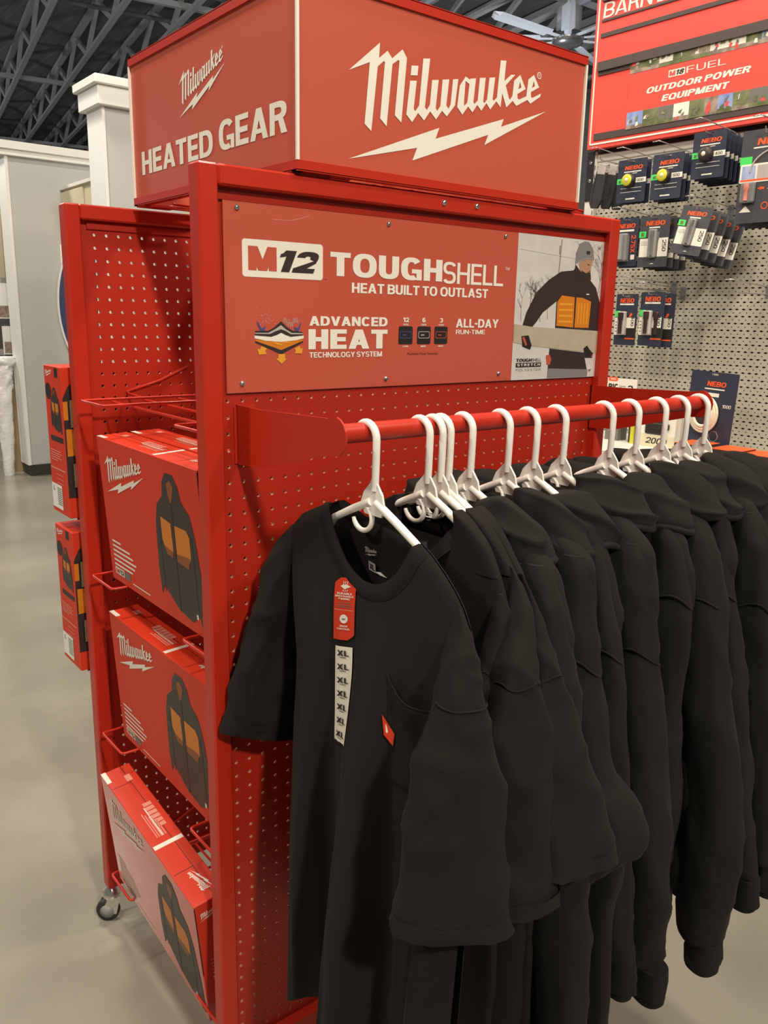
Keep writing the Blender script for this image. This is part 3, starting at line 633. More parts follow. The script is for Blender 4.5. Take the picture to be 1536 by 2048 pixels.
b.flat(rect(0.797, 0.809, 1.5765, 1.583), SP, .0011, 4)
b.flat([(0.7165, 1.4800), (0.7296, 1.4930), (0.770, 1.4905), (0.7715, 1.4300), (0.7180, 1.4330)], SP, .0008, 5)
b.flat([(0.7755, 1.4905), (0.7952, 1.4900), (0.8240, 1.4830), (0.8215, 1.4293), (0.7755, 1.4298)], SP, .0008, 5)
for k in range(4):
    b.flat(rect(0.7235, 0.7655, 1.4395 + k * .0115, 1.4435 + k * .0115), SP, .0009, 9); b.flat(rect(0.7830 + k * .0095, 0.7860 + k * .0095, 1.437, 1.479), SP, .0009, 9)
b.flat(rect(0.8065, 0.816, 1.4965, 1.4985), SP, .0009, 10)
b.flat([(0.5931, 1.4356), (0.6467, 1.4302), (0.8607, 1.422), (0.8649, 1.3756), (0.6471, 1.3933), (0.5931, 1.4005)], SP, .0010, 6)
b.flat([(0.6155, 1.4123), (0.6363, 1.4140), (0.647, 1.3943), (0.6432, 1.3863), (0.6202, 1.3925)], SP, .0012, 7); b.flat([(0.6180, 1.4100), (0.6240, 1.4110), (0.6330, 1.3960), (0.6290, 1.3930)], SP, .0013, 8)
b.flat([(0.8097, 1.3869), (0.8209, 1.3932), (0.8300, 1.3850), (0.8438, 1.3758), (0.8414, 1.3672), (0.8172, 1.3676)], SP, .0012, 7); b.flat([(0.840, 1.3745), (0.8436, 1.3755), (0.8414, 1.3680), (0.837, 1.369)], SP, .0013, 8)
b.flat([(0.692, 1.3745), (0.703, 1.3755), (0.709, 1.366), (0.705, 1.355), (0.696, 1.356)], SP, .0012, 8)
text(b, 'TOUGH', 0.6050, 0.6500, 1.3628, 1.3688, SP, .0012, 7, 0.06); text(b, 'SHELL', 0.6510, 0.6785, 1.3628, 1.3688, SP, .0012, 7, 0.0)
b.flat(rect(0.6045, 0.6785, 1.3522, 1.3606), SP, .0012, 7); text(b, 'STRETCH', 0.608, 0.675, 1.3540, 1.3588, SP, .0014, 10, 0.04, space=1.25)
text(b, 'POLYESTER', 0.6050, 0.6785, 1.3445, 1.3492, SP, .0012, 1, 0.0, space=1.3)
b.build('printed_photo', PM, sg)
for x_, z_ in ((0.838, 1.5925), (0.8355, 1.343)): screw(x_, -0.0045, z_, 'layer', 0.0036, sg)
b = MB()                                                              # pale scuffs on the print
for P in ([(0.055, 1.5835), (0.085, 1.5840), (0.104, 1.5885), (0.120, 1.5945)], [(0.281, 1.5880), (0.285, 1.5820)]):
    b.tube([(x, -0.0046, z) for x, z in P], 0.0004, n=6)
b.build('scuff', 'pinkprint', sg)

# casters under the posts
for x_, y_ in ((X0 + .030, 0.617), (X1 - .002, 0.617), (X0 + .016, -0.004), (X1 - .016, -0.004)):
    b = MB(); b.lathe([(0.019, 0.066), (0.021, 0.070), (0.021, 0.080), (0.012, 0.088), (0.009, 0.095)], (x_, y_, 0), n=20)
    for s_ in (-1, 1):
        b.prism([(-0.010, 0.072), (0.016, 0.072), (0.004, 0.022), (-0.022, 0.022), (-0.026, 0.040)], lambda u, v, d: (x_ + u * .78, y_ + d - u * .62, v), s_ * 0.013 - .0012, s_ * 0.013 + .0012)
    c = b.build('caster', 'chrome', rack)
    b = MB(); b.lathe([(0.018, -.0095), (0.026, -.009), (0.028, -.005), (0.028, .005), (0.026, .009), (0.018, .0095)], (0, 0, 0), 'y', n=28)
    an = math.atan2(-.62, .78); ca, sa = math.cos(an), math.sin(an); cx_, cy_ = x_ - 0.008, y_ + 0.006
    b.v = [(cx_ + p[0] * ca - p[1] * sa, cy_ + p[0] * sa + p[1] * ca, 0.0281 + p[2]) for p in b.v]; b.build('wheel', 'rubber', c)
    b = MB(); b.lathe([(0.004, -.016), (0.017, -.011), (0.017, .011), (0.004, .016)], (0, 0, 0), 'y', n=24)
    b.v = [(cx_ + p[0] * ca - p[1] * sa, cy_ + p[0] * sa + p[1] * ca, 0.0281 + p[2]) for p in b.v]; b.build('wheel_hub', 'greyplastic', c)

# ------------------------------------------------------------------ wire shelves hung between the panels
def wire_shelf(z, label):
    t = thing('wire_shelf', label, 'wire shelf', (0.05, 0.28, z), group='wire shelves in the rack end', world=True); r = 0.0028
    for ya, yb in ((0.435, 0.548), (0.006, 0.112)):
        b = MB(); xo = -0.063; k = 0.008
        b.tube([(0.28, ya, z), (xo + k, ya, z), (xo + .002, ya + .002, z), (xo, ya + k, z), (xo, yb - k, z), (xo + .002, yb - .002, z), (xo + k, yb, z), (0.28, yb, z)], r, n=10); b.build('prong', 'wire', t)
    for x_ in (0.0, 0.07, 0.145, 0.22, 0.28):
        b = MB(); b.tube([(x_, 0.006, z - .0052), (x_, 0.548, z - .0052)], r, n=10); b.build('cross_wire', 'wire', t)
    for x_ in (0.075,):
        b = MB(); b.tube([(x_, 0.548, z - .004), (x_ - .017, 0.60, z + .004), (x_ - .017, 0.612, z + .008), (x_ + .06, 0.612, z + .030), (x_ + .128, 0.612, z + .060)], r, n=10); b.build('side_brace', 'wire', t)
        b = MB(); b.tube([(x_, 0.006, z - .004), (x_, 0.014, z + .012), (x_ + .08, 0.014, z + .05)], r, n=10); b.build('side_brace', 'wire', t)
    return t
wire_shelf(1.268, 'empty red wire shelf with crossed wires above the topmost boxes')
wire_shelf(0.900, 'red wire shelf holding the upper pair of jacket boxes')
wire_shelf(0.534, 'red wire shelf under the middle jacket box')
wire_shelf(0.175, 'lowest red wire shelf near the caster, holding the tilted jacket box')

# ================================================================== cartons of heated jackets
FR = FRONT(0.0)
def jacket_print(mb, x, z, w, h, m_d, m_o, plane, d):
    """hooded jacket seen from the front, hanging empty, chest glowing"""
    q = lambda P: [(x + u * w, z + v * h) for u, v in P]
    mb.flat(q([(.10, .18), (.02, .10), (.00, .30), (.03, .62), (.10, .76), (.24, .83), (.27, .93), (.36, 1.0), (.52, 1.0), (.62, .93), (.66, .84), (.82, .77), (.90, .62), (.98, .30), (1.0, .02), (.90, .00), (.86, .10), (.70, .03), (.40, .06), (.20, .14)]), plane, d, m_d)
    mb.flat(q([(.37, .93), (.45, .955), (.52, .92), (.46, .82), (.43, .80), (.38, .87)]), plane, d + .0003, 2)
    mb.flat(q([(.43, .80), (.455, .80), (.45, .06), (.43, .06)]), plane, d + .0002, 3)
    mb.flat(q([(.16, .68), (.385, .66), (.395, .50), (.385, .44), (.22, .46), (.16, .52)]), plane, d + .0003, m_o)
    mb.flat(q([(.47, .66), (.72, .66), (.78, .62), (.78, .48), (.71, .42), (.47, .44)]), plane, d + .0003, m_o)
    mb.flat(q([(.20, .48), (.385, .465), (.385, .42), (.24, .43)]), plane, d + .0004, 2); mb.flat(q([(.47, .465), (.76, .48), (.72, .40), (.47, .41)]), plane, d + .0004, 2)
    for u in (.10, .82): mb.flat(q([(u, .62), (u + .012, .62), (u + .03, .14), (u + .018, .14)]), plane, d + .0002, 3)
def carton(label, loc, rz, lean=0.0, rollz=0.0, W=0.445, D=0.063, H=0.300, group=None, front=True, skin='carton'):
    """front face towards -y in its own frame; width along x"""
    t = thing('jacket_box', label, 'box', loc, rz, group)
    if lean or rollz: t.rotation_euler = (Matrix.Rotation(rz, 3, 'Z') @ Matrix.Rotation(rollz, 3, 'Y') @ Matrix.Rotation(lean, 3, 'X')).to_euler()
    b = MB(); b.box(-W / 2, W / 2, -D / 2, D / 2, 0, H, bev=0.0012); b.build('carton', skin, t)
    TOP = lambda u, v, d: (u, v, H + d)
    b = MB()                                                          # the closing flaps and their slits
    b.flat(rect(-W / 2 + .001, W / 2 - .001, D * .16, D * .16 + .0012), TOP, .0003)
    for x_ in (-W * .36, W * .30):
        b.flat(rect(x_, x_ + .0012, -D / 2 + .004, D * .16), TOP, .0003)
    b.build('flap_seam', 'dark', t)
    b = MB()
    b.flat(rect(-W / 2, -W / 2 + .040, -D / 2, -D / 2 + .010), TOP, .0004); b.flat(rect(W * .10, W * .125, -D / 2 + .002, D / 2 - .002), TOP, .0004)
    for k in range(5): b.flat(rect(-W * .12 + k * .008, W * .06, -D * .20 + k * .0045, -D * .20 + k * .0045 + .0022), TOP, .0004, 1)
    for k in range(6): b.flat(rect(-W * .18 + k * .014, -W * .155 + k * .014, D * .02, D * .30), TOP, .0004, 1)
    b.flat(rect(-W * .15, W * .06, -D * .02, D * .012), TOP, .0005); b.flat(rect(-W * .42, -W * .37, D * .08, D * .28), TOP, .0004, 1)
    logo(b, lambda u, v: (W * .455 - u * .062, -D * .32 + D * .8 - v * .062 - .010), TOP, .0005)
    b.build('top_print', ['white', 'pinkprint'], t)
    if front:
        b = MB(); logo(b, lambda u, v: (-W * .435 + u * .195, H * .635 + v * .20), FRONT(-D / 2)); b.build('logo', 'white', t)
        b = MB(); jacket_print(b, W * .07, H * .035, W * .41, H * .885, 0, 1, FRONT(-D / 2), .0005); b.build('jacket_picture', ['dark', 'orange', 'burnt', 'black'], t)
        b = MB(); P_ = FRONT(-D / 2)
        for k, wd in enumerate((.10, .20, .23, .26, .24, .21)): b.flat(rect(-W * .45, -W * .45 + wd * W, H * .285 - k * .0100, H * .285 - k * .0100 + .0040), P_, .0005)
        b.flat(rect(-W * .45, -W * .345, H * .055, H * .105), P_, .0005); text(b, 'M', -W * .44, -W * .40, H * .065, H * .097, P_, .0008, 1, .06); text(b, '12', -W * .395, -W * .35, H * .065, H * .097, P_, .0008, 2, .06)
        b.flat(rect(-W * .335, -W * .275, H * .055, H * .105), P_, .0005, 3); b.flat(rect(-W * .25, -W * .06, H * .048, H * .056), P_, .0005)
        b.flat(rect(W * .395, W * .41, H * .10, H * .13), P_, .0009)
        b.build('front_print', ['white', 'vinyl', 'black', 'greyscreen'], t)
    E_ = lambda u, v, d: (W / 2 + d, u, v)
    b = MB(); logo(b, lambda u, v: (-D * .38 + u * .046, H * .86 + v * .05), E_, .0005)
    for k in range(5): b.flat(rect(-D * .20, D * .10, H * .40 + k * .008, H * .404 + k * .008), E_, .0005)
    if skin == 'carton': vtext(b, 'LITHIUM', -D * .42, -D * .22, H * .52, H * .82, E_, .0008, 0, .04, down=False)
    b.flat(rect(-D * .20, D * .30, H * .355, H * .37), E_, .0005); b.build('end_print', 'white', t)
    b = MB(); jacket_print(b, D * .0, H * .50, D * .46, H * .30, 0, 1, E_, .0005); b.flat(rect(D * .05, D * .46, H * .1, H * .33), E_, .0005, 0); b.flat(rect(-D * .5, -D * (.14 if skin == 'carton' else .47), H * .42, H * .985), E_, .0004, 3); b.build('end_picture', ['dark', 'orange', 'burnt', 'black'], t)
    return t
R90 = -PI / 2
GB = 'heated jacket boxes on the rack end'
carton('red jacket box on the topmost loaded shelf, front of the pair', (-0.002, 0.284, 0.9035), R90, lean=math.radians(3.4), group=GB)
carton('red jacket box standing behind another on the upper shelf', (0.068, 0.300, 0.9035), R90, lean=math.radians(2.0), group=GB)
carton('red jacket box on the middle wire shelf below the pair', (0.003, 0.288, 0.5375), R90, lean=math.radians(3.4), H=0.292, group=GB)
carton('red jacket box leaning out of the lowest shelf over the floor', (-0.026, 0.290, 0.168), R90, lean=math.radians(7.5), rollz=math.radians(6.0), H=0.292, group=GB, skin='film')

def portrait_carton(label, z):
    """the tall-ended boxes carried on the rack's far face; end towards -x, picture side towards -y"""
    x0, x1, y0, y1, h = -0.066, 0.26, 0.656, 0.770, 0.326
    t = thing('jacket_box', label, 'box', ((x0 + x1) / 2, (y0 + y1) / 2, z), group='heated jacket boxes on the far face', world=True)
    b = MB(); b.box(x0, x1, y0, y1, z, z + h, bev=.0012); b.build('carton', 'carton', t)
    P_ = lambda u, v, d: (x0 - d, y1 - u * (y1 - y0), z + v * h)          # u 0 far .. 1 near
    b = MB(); jl = lambda u, v: (0.06 + u * .42, 0.925 + v * .12); logo(b, jl, P_, .0005)
    for k, wd in enumerate((.60, .66, .58, .62, .40)): b.flat(rect(.10, .10 + wd, .43 - k * .016, .437 - k * .016), P_, .0005, 1)
    b.flat(rect(.04, .90, .305, .315), P_, .0005, 1)
    for k in range(3): b.flat(rect(.35, .75, .27 - k * .03, .275 - k * .03), P_, .0005, 1)
    b.flat(rect(.02, .62, .03, .20), P_, .0005, 2)
    for k in range(9): b.flat(rect(.34, .60, .06 + k * .014, .066 + k * .014), P_, .0008, 4)
    text(b, 'L', .12, .20, .15, .18, P_, .0008, 3)
    b.flat(rect(.18, .90, .50, .535), P_, .0005, 3); b.flat(rect(.62, .80, .93, .99), P_, .0005, 3)
    b.build('end_print', ['white', 'pinkprint', 'trimwhite', 'black', 'greyscreen'], t)
    b = MB(); jacket_print(b, .28, .56, .60, .30, 0, 1, P_, .0006); c = [(.20 + .17 * math.cos(a * PI / 10), .83 + .055 * math.sin(a * PI / 10)) for a in range(20)]
    b.flat(c, P_, .0005, 3); b.build('end_picture', ['dark', 'orange', 'burnt', 'black'], t)
    S_ = lambda u, v, d: (x0 + u * 0.16, y0 - d, z + v * h)
    b = MB(); b.flat([(.0, .14), (.8, .14), (.8, .96), (.30, .94), (.08, .88), (.0, .80)], S_, .0005, 0)
    b.flat([(.0, .66), (.8, .66), (.8, .80), (.0, .78)], S_, .0008, 1); b.flat([(.02, .42), (.8, .44), (.8, .60), (.02, .60)], S_, .0008, 1)
    b.flat([(.10, .47), (.8, .47), (.8, .57), (.10, .57)], S_, .0010, 2)
    b.build('side_picture', ['dark', 'orange', 'amber'], t)
    b = MB()
    for v0, v1 in ((.60, .80), (.20, .38)): b.flat(rect(.06, .19, v0, v1), S_, .0010, 0); b.flat(rect(.09, .12, v0 + .01, v1 - .01), S_, .0013, 1); b.flat(rect(.15, .17, v0 + .01, v1 - .01), S_, .0013, 1)
    b.build('hand_slot', ['black', 'card'], t)
    b = MB(); text(b, 'PORTABLE', .12, .60, .075, .095, S_, .0006, 0, .03); text(b, 'HEAT', .30, .60, .045, .065, S_, .0006, 0, .03); b.build('side_print', 'white', t)
    return t
portrait_carton('upper of two upright red boxes sticking out past the rear panel', 1.001)
portrait_carton('lower of two upright red boxes sticking out past the rear panel', 0.643)
for z, nm in ((0.998, 'upper'), (0.640, 'lower')):
    t = thing('wire_shelf', 'red wire shelf on the rear panel under the %s upright box' % nm, 'wire shelf', (0.1, 0.71, z), group='wire shelves on the rear face', world=True)
    for y_ in (0.66, 0.70, 0.74, 0.765):
        b = MB(); b.tube([(-0.05, y_, z), (0.30, y_, z)], 0.0025, n=8); b.build('long_wire', 'wire', t)
    for x_ in (0.0, 0.14, 0.28):
        b = MB(); b.tube([(x_, 0.635, z + .02), (x_, 0.640, z - .004), (x_, 0.768, z - .004)], 0.0025, n=8); b.build('arm_wire', 'wire', t)

# ================================================================== hangers
XS = [.0363, .1297, .1539, .1690, .2121, .2901, .3512, .4187, .5412, .6141, .6952, .7653, .8329]
HY = -0.2865
HL = ['white hanger nearest the left bracket, in the T-shirt with size strip', 'white hanger of the second T-shirt, beside a bare stretch of rail', 'middle hanger of the three bunched white hangers', 'last of the three bunched white hangers, before the first hoodie'] + \
     ['white plastic hanger in the %s hoodie counted from the T-shirts' % w for w in ('first', 'second', 'third', 'fourth', 'fifth', 'sixth', 'seventh', 'eighth', 'ninth')]
def make_hanger(x, label):
    """hooked over the rail; shoulder arms run along y"""
    t = thing('clothes_hanger', label, 'hanger', (x, HY, 1.22), group='white hangers on the red rail'); r = 0.0054
    b = MB(); cy, cz = 0.0175, 0.0675                                   # hook centre in the hanger's own frame
    pts = []
    for k in range(11):
        a = math.radians(200 - 20 - k * 18); pts.append((0, cy - 0.0215 * math.cos(math.radians(180)) * math.cos(math.radians(180 - (k * 18))), cz))
    pts = [(0, cy + 0.0220, cz - 0.004)]
    for k in range(13):
        a = math.radians(k * 15); pts.append((0, cy + 0.0215 * math.cos(a), cz + 0.0215 * math.sin(a)))
    pts += [(0, cy - 0.0212, cz - 0.02), (0, -0.0030, 0.022), (0, -0.0022, 0.0)]
    b.tube(pts, [.0040] + [.0052] * (len(pts) - 1), n=14); b.lathe([(.001, -.004), (.004, 0)], pts[0], n=10); b.build('hook', 'hanger', t)
    b = MB(); fin = [(-.006, .012), (.004, .012), (.020, -.004), (.026, -.018), (.018, -.034), (-.018, -.034), (-.024, -.022), (-.019, -.004)]
    b.prism(fin, lambda u, v, d: (d, u, v), -.0016, .0016); b.build('fin', 'hanger', t)
    for s_ in (-1, 1):
        b = MB(); P = [(0, s_ * .006, -.016), (0, s_ * .045, -.033), (0, s_ * .090, -.0545), (0, s_ * .107, -.078), (0, s_ * .117, -.105), (0, s_ * .122, -.130)]
        b.tube(P, [.0058, .0056, .0054, .0054, .0052, .005], n=12); b.build('arm', 'hanger', t)
    b = MB(); c0 = .026; P = [(0, c0 - .004, -.022)]                    # strap hook under the arms
    for k in range(15):
        a = math.radians(110 + k * 17); P.append((0, c0 + .0210 * math.cos(a) - .002, -.041 + .0185 * math.sin(a)))
    b.tube(P, [.0036] + [.0036] * 13 + [.0032, .0028], n=10); b.build('strap_hook', 'hanger', t)
    b = MB(); b.tube([(0, -.122, -.130), (0, -.118, -.139), (0, 0, -.140), (0, .118, -.139), (0, .122, -.130)], .0048, n=10); b.build('bottom_bar', 'hanger', t)
    return t
h0 = make_hanger(XS[0], HL[0])
for x_, l_ in zip(XS[1:], HL[1:]): dup(h0, l_, (x_, HY, 1.22))

# ================================================================== garments
def sgn(v): return 1 if v >= 0 else -1
def loft(mb, rings, n=40, m=0, e=0.75, fold=None, cap_top=True, cap_bot=False, slope=0.0):
    """rings: (z, cx, cy, a, b, turn[, slope]) = superellipse with half axis a along the turned x and b across"""
    vs = []
    for i, rg in enumerate(rings):
        z, cx, cy, a, b_, th = rg[:6]; sl = rg[6] if len(rg) > 6 else slope
        for k in range(n):
            an = 2 * PI * k / n; c, s_ = math.cos(an), math.sin(an)
            u = a * sgn(c) * abs(c) ** e; w = b_ * sgn(s_) * abs(s_) ** e
            p = Vector((cx + u * math.cos(th) - w * math.sin(th), cy + u * math.sin(th) + w * math.cos(th), z + u * sl))
            if fold: p += fold(p, an, i / (len(rings) - 1))
            vs.append(p)
    fs = []
    for i in range(len(rings) - 1):
        for k in range(n):
            k2 = (k + 1) % n; fs.append((i * n + k, i * n + k2, (i + 1) * n + k2, (i + 1) * n + k))
    mb.add(vs, fs, m, True)
    if cap_top: mb.add(vs[:n], [tuple(range(n))], m, True)
    if cap_bot: mb.add(vs[-n:], [tuple(reversed(range(n)))], m, True)
def resample(keys, n):
    """smooth rings between key rings"""
    out = []; K = len(keys)
    for i in range(n):
        t = i / (n - 1) * (K - 1); k = min(int(t), K - 2); f = t - k
        p0, p1, p2, p3 = keys[max(k - 1, 0)], keys[k], keys[k + 1], keys[min(k + 2, K - 1)]
        out.append(tuple(0.5 * (2 * b + (c - a) * f + (2 * a - 5 * b + 4 * c - d) * f * f + (3 * b - a - 3 * c + d) * f ** 3) for a, b, c, d in zip(p0, p1, p2, p3)))
    return out
def wrinkle(seed, amp, sc=14, zs=5):
    """cloth that sags and creases: soft swell plus sharp slanting creases"""
    o = Vector((seed * 3.7, seed * 1.3, seed * 2.1))
    def f(p, an, t):
        q = Vector((p.x * sc, p.y * sc, p.z * zs)) + o
        d = noise.noise_vector(q) * amp * (0.35 + 0.65 * min(1, t * 2)); d2 = noise.noise_vector(q * 2.3) * amp * 0.35
        r1 = noise.noise(Vector((p.x * sc * .9 + p.z * 5, p.y * sc * .9 + p.z * 3.5, p.z * zs * .75 - p.x * 3)) + o * 1.7)
        r2 = noise.noise(Vector((p.x * sc * 1.7 - p.z * 9, p.y * sc * 1.7, p.z * zs * 1.9 + p.x * 6)) + o * .6)
        cr = ((1 - abs(r1)) ** 5 * 1.0 + (1 - abs(r2)) ** 7 * .6) * amp * .95 * min(1, t * 3)
        n_ = Vector((math.cos(an), math.sin(an) * .8, 0))
        return Vector((d.x + d2.x, d.y + d2.y, (d.z + d2.z) * .4)) + n_ * (cr - amp * .5)
    return f
# near-side outlines (y, z) of every garment, collar to hem
NEAR = {
 'T2': [(-0.348,1.194),(-0.358,1.190),(-0.376,1.181),(-0.39,1.172),(-0.412,1.153),(-0.433,1.120),(-0.443,1.096),(-0.454,1.062),(-0.458,1.025),(-.462,.35)],
 'T3': [(-0.350,1.193),(-0.360,1.189),(-0.379,1.179),(-0.40,1.163),(-0.438,1.120),(-0.463,1.08),(-0.484,1.028),(-0.49,0.9),(-.49,.35)],
 'T4': [(-0.347,1.194),(-0.358,1.190),(-0.378,1.180),(-0.398,1.163),(-0.439,1.115),(-0.464,1.057),(-0.492,1.03),(-.495,.35)],
 'H1': [(-0.30,1.19),(-0.346,1.177),(-0.358,1.167),(-0.39,1.153),(-0.44,1.132),(-0.457,1.112),(-0.477,1.074),(-0.49,1.042),(-0.503,0.999),(-0.514,0.948),(-0.523,0.886),(-0.533,0.806),(-0.546,0.686),(-0.57,0.40)],
 'H2': [(-0.30,1.19),(-0.355,1.172),(-0.382,1.161),(-0.421,1.14),(-0.446,1.128),(-0.456,1.11),(-0.469,1.052),(-0.481,0.989),(-0.492,0.934),(-0.501,0.881),(-0.509,0.837),(-0.54,0.78),(-0.558,0.744),(-0.58,0.726),(-0.561,0.648),(-0.572,0.589),(-0.584,0.474),(-0.576,0.40)],
 'H3': [(-0.30,1.18),(-0.36,1.165),(-0.386,1.166),(-0.408,1.148),(-0.439,1.107),(-0.453,1.069),(-0.462,1.047),(-0.482,0.979),(-0.495,0.865),(-0.508,0.779),(-0.517,0.711),(-0.531,0.597),(-0.554,0.40)],
 'H4': [(-0.30,1.185),(-0.36,1.172),(-0.382,1.165),(-0.407,1.158),(-0.438,1.139),(-0.464,1.114),(-0.478,1.054),(-0.484,1.022),(-0.499,0.948),(-0.514,0.859),(-0.526,0.793),(-0.536,0.729),(-0.546,0.621),(-0.552,0.535),(-0.552,0.456),(-0.567,0.39)],
 'H5': [(-0.30,1.185),(-0.35,1.170),(-0.397,1.142),(-0.422,1.127),(-0.441,1.107),(-0.46,1.053),(-0.472,1.005),(-0.474,0.937),(-0.472,0.869),(-0.476,0.793),(-0.478,0.729),(-0.482,0.638),(-.49,.40)],
 'H6': [(-0.30,1.19),(-0.373,1.175),(-0.396,1.165),(-0.412,1.143),(-0.438,1.124),(-0.454,1.099),(-0.466,1.07),(-0.478,1.025),(-0.488,0.97),(-0.51,0.875),(-0.53,0.78),(-0.546,0.709),(-0.552,0.662),(-0.555,0.569),(-0.557,0.485),(-0.55,0.38)],
 'H7': [(-0.30,1.19),(-0.36,1.178),(-0.393,1.165),(-0.425,1.126),(-0.439,1.083),(-0.45,1.058),(-0.471,0.947),(-0.502,0.803),(-0.537,0.624),(-0.561,0.485),(-0.572,0.38)],
 'H8': [(-0.308,1.19),(-0.349,1.180),(-0.384,1.159),(-0.417,1.146),(-0.439,1.132),(-0.475,1.077),(-0.498,0.972),(-0.556,0.607),(-0.58,0.38)],
 'H9': [(-0.295,1.19),(-0.337,1.185),(-0.377,1.177),(-0.425,1.131),(-0.47,1.065),(-0.494,0.957),(-0.555,0.58),(-0.58,0.38)]}
def near_y(k, z): return curve1([(zz, y) for y, zz in NEAR[k]][::-1], z)
def far_y(z): return curve1([(0.3, -0.055), (0.95, -0.055), (1.05, -0.07), (1.10, -0.11), (1.14, -0.17), (1.165, -0.22), (1.19, -0.27)], z)

def hoodie(k, x, label, seed, spread=0.036, cuff=0.44, hem=0.45, elbow=False, hood=(0, 0, 1.0), body_t=0.034):
    random.seed(seed)
    t = thing('hoodie', label, 'hoodie', (x, HY, hem), group='black hoodies on the rail', world=True)
    # body
    keys = []
    for z in (1.182, 1.172, 1.158, 1.140, 1.115, 1.085, 1.05, 1.0, .92, .82, .70, .58, hem + .03, hem):
        yn = near_y(k, z) + (0.012 if z < 1.05 else 0.002) + (0.028 if z < 0.95 else 0); yf = far_y(z)
        hx = curve1([(0.3, body_t), (1.0, body_t), (1.09, body_t * .95), (1.14, 0.027), (1.182, 0.014)], z)
        if z <= hem + .001: hx *= 0.86
        keys.append((z, x + 0.004, (yn + yf) / 2, hx, (yf - yn) / 2, 0.0))
    rg = resample([(q[0], q[1], q[2], q[3], q[4], q[5]) for q in keys], 60)
    b = MB(); w1 = wrinkle(seed, 0.009, 11, 4)
    def fold(p, an, tt):
        d = w1(p, an, tt) * max(.15, min(1, (1.16 - p.z) / .14)); g = max(0.0, min(1.0, (1.05 - p.z) / .3)); d.x += math.sin(p.y * 34 + seed) * 0.007 * g + math.sin(p.y * 71 + seed * 2) * .003 * g
        if p.z < hem + .07: d.x -= 0.0
        return d
    loft(b, rg, 64, 0, 0.7, fold, cap_bot=True)
    for s_ in (-1, 1):                                                # cloth over the hanger's arms
        b.tube([(x, HY + s_ * q, 1.22 + w) for q, w in ((.094, -.062), (.107, -.080), (.117, -.106), (.124, -.135))], [.0085, .0105, .012, .011], n=14)
    b.build('body', 'fleece', t)
    # hem ribbing
    b = MB(); kz = keys[-1]
    loft(b, [(hem + .035 - i * .012, kz[1], kz[2], kz[3] * 1.03, kz[4] * .985, 0) for i in range(4)] , 64, 0, .7, lambda p, an, tt: Vector((math.sin(p.y * 500) * .0009 + math.sin(p.y * 34 + seed) * .007, 0, 0)), cap_bot=True)
    b.build('hem_rib', 'fleece', t)
    # sleeves
    def sleeve(side):
        b = MB(); sx = x - 0.006
        if side < 0:
            ks = []
            for z in (1.125, 1.10, 1.06, 1.0, .92, .82, .72, .62, .52, cuff + .06, cuff + .045, cuff):
                yn = near_y(k, z); a = spread * curve1([(0.3, .80), (.62, .95), (.9, 1.0), (1.02, .96), (1.10, .70), (1.125, .5)], z); hb = curve1([(.3, .036), (.6, .043), (.9, .055), (1.0, .060), (1.08, .055), (1.125, .035)], z)
                if z <= cuff + .05: a *= .74; hb *= .72
                ks.append((z, sx + 0.004, yn + hb, a, hb, math.radians(-12)))
            if elbow:
                ks = [q for q in ks if q[0] > 0.80]
                ks += [(.785, sx + .012, -.498, .040, .046, -.3), (.745, sx + .020, -.515, .046, .05, -.4), (.715, sx + .015, -.515, .048, .05, -.4), (.690, sx - .005, -.50, .045, .044, -.4), (.655, sx - .030, -.485, .038, .036, -.4), (.60, sx - .062, -.465, .030, .03, -.4), (.565, sx - .075, -.455, .024, .024, -.4)]
        else:
            ks = []
            for z in (1.11, 1.08, 1.03, .96, .86, .72, .60, cuff + .06, cuff):
                yf = far_y(z); a = spread * curve1([(0.3, .8), (.9, .95), (1.03, .7), (1.11, .3)], z); hb = curve1([(.3, .026), (.9, .028), (1.11, .010)], z)
                ks.append((z, sx - .004, yf - hb + .022, a, hb, 0.0))
        loft(b, resample(ks, 56), 36, 0, .8, wrinkle(seed + 5 * side, 0.0080, 12, 5), cap_bot=True)
        s_ = b.build('sleeve', 'fleece', t)
        if not (elbow and side < 0):
            q = ks[-1]; b = MB()
            loft(b, [(q[0] + .05, q[1], q[2], q[3] * 1.04, q[4] * 1.04, q[5]), (q[0] + .03, q[1], q[2], q[3] * 1.1, q[4] * 1.1, q[5]), (q[0] - .012, q[1], q[2], q[3] * 1.0, q[4] * 1.0, q[5])], 36, 0, .8, lambda p, an, tt: Vector((math.cos(an), math.sin(an), 0)) * math.sin(an * 18) * .0008, cap_bot=True)
            b.build('cuff', 'fleece', s_)
        # dropped shoulder seam
        if side < 0:
            b = MB(); zz = 0.985 + random.uniform(-.03, .03); pts = []
            for i in range(15):
                an = PI + .15 + i / 14 * (PI - .3); q = resample(ks, 56); q = min(q, key=lambda r_: abs(r_[0] - zz))
                u = q[3] * 1.02 * sgn(math.cos(an)) * abs(math.cos(an)) ** .8; w = q[4] * 1.02 * sgn(math.sin(an)) * abs(math.sin(an)) ** .8
                pts.append((q[1] + u * math.cos(q[5]) - w * math.sin(q[5]), q[2] + u * math.sin(q[5]) + w * math.cos(q[5]), zz + .014 * math.sin(i * .5)))
            wf = wrinkle(seed + 5 * side, 0.0080, 12, 5); pts = [Vector(p) + wf(Vector(p), PI + .15 + i / 14 * (PI - .3), .3) for i, p in enumerate(pts)]
            b.tube(pts, .0016, n=6); b.build('shoulder_seam', 'fleece', s_)
    sleeve(-1); sleeve(1)
    # hood lying over the shoulders: a rolled cowl and the bag behind the neck
    hx0, hz0, hs = hood; b = MB(); oh = Vector((seed * 2.1, seed * .7, seed * 1.9))
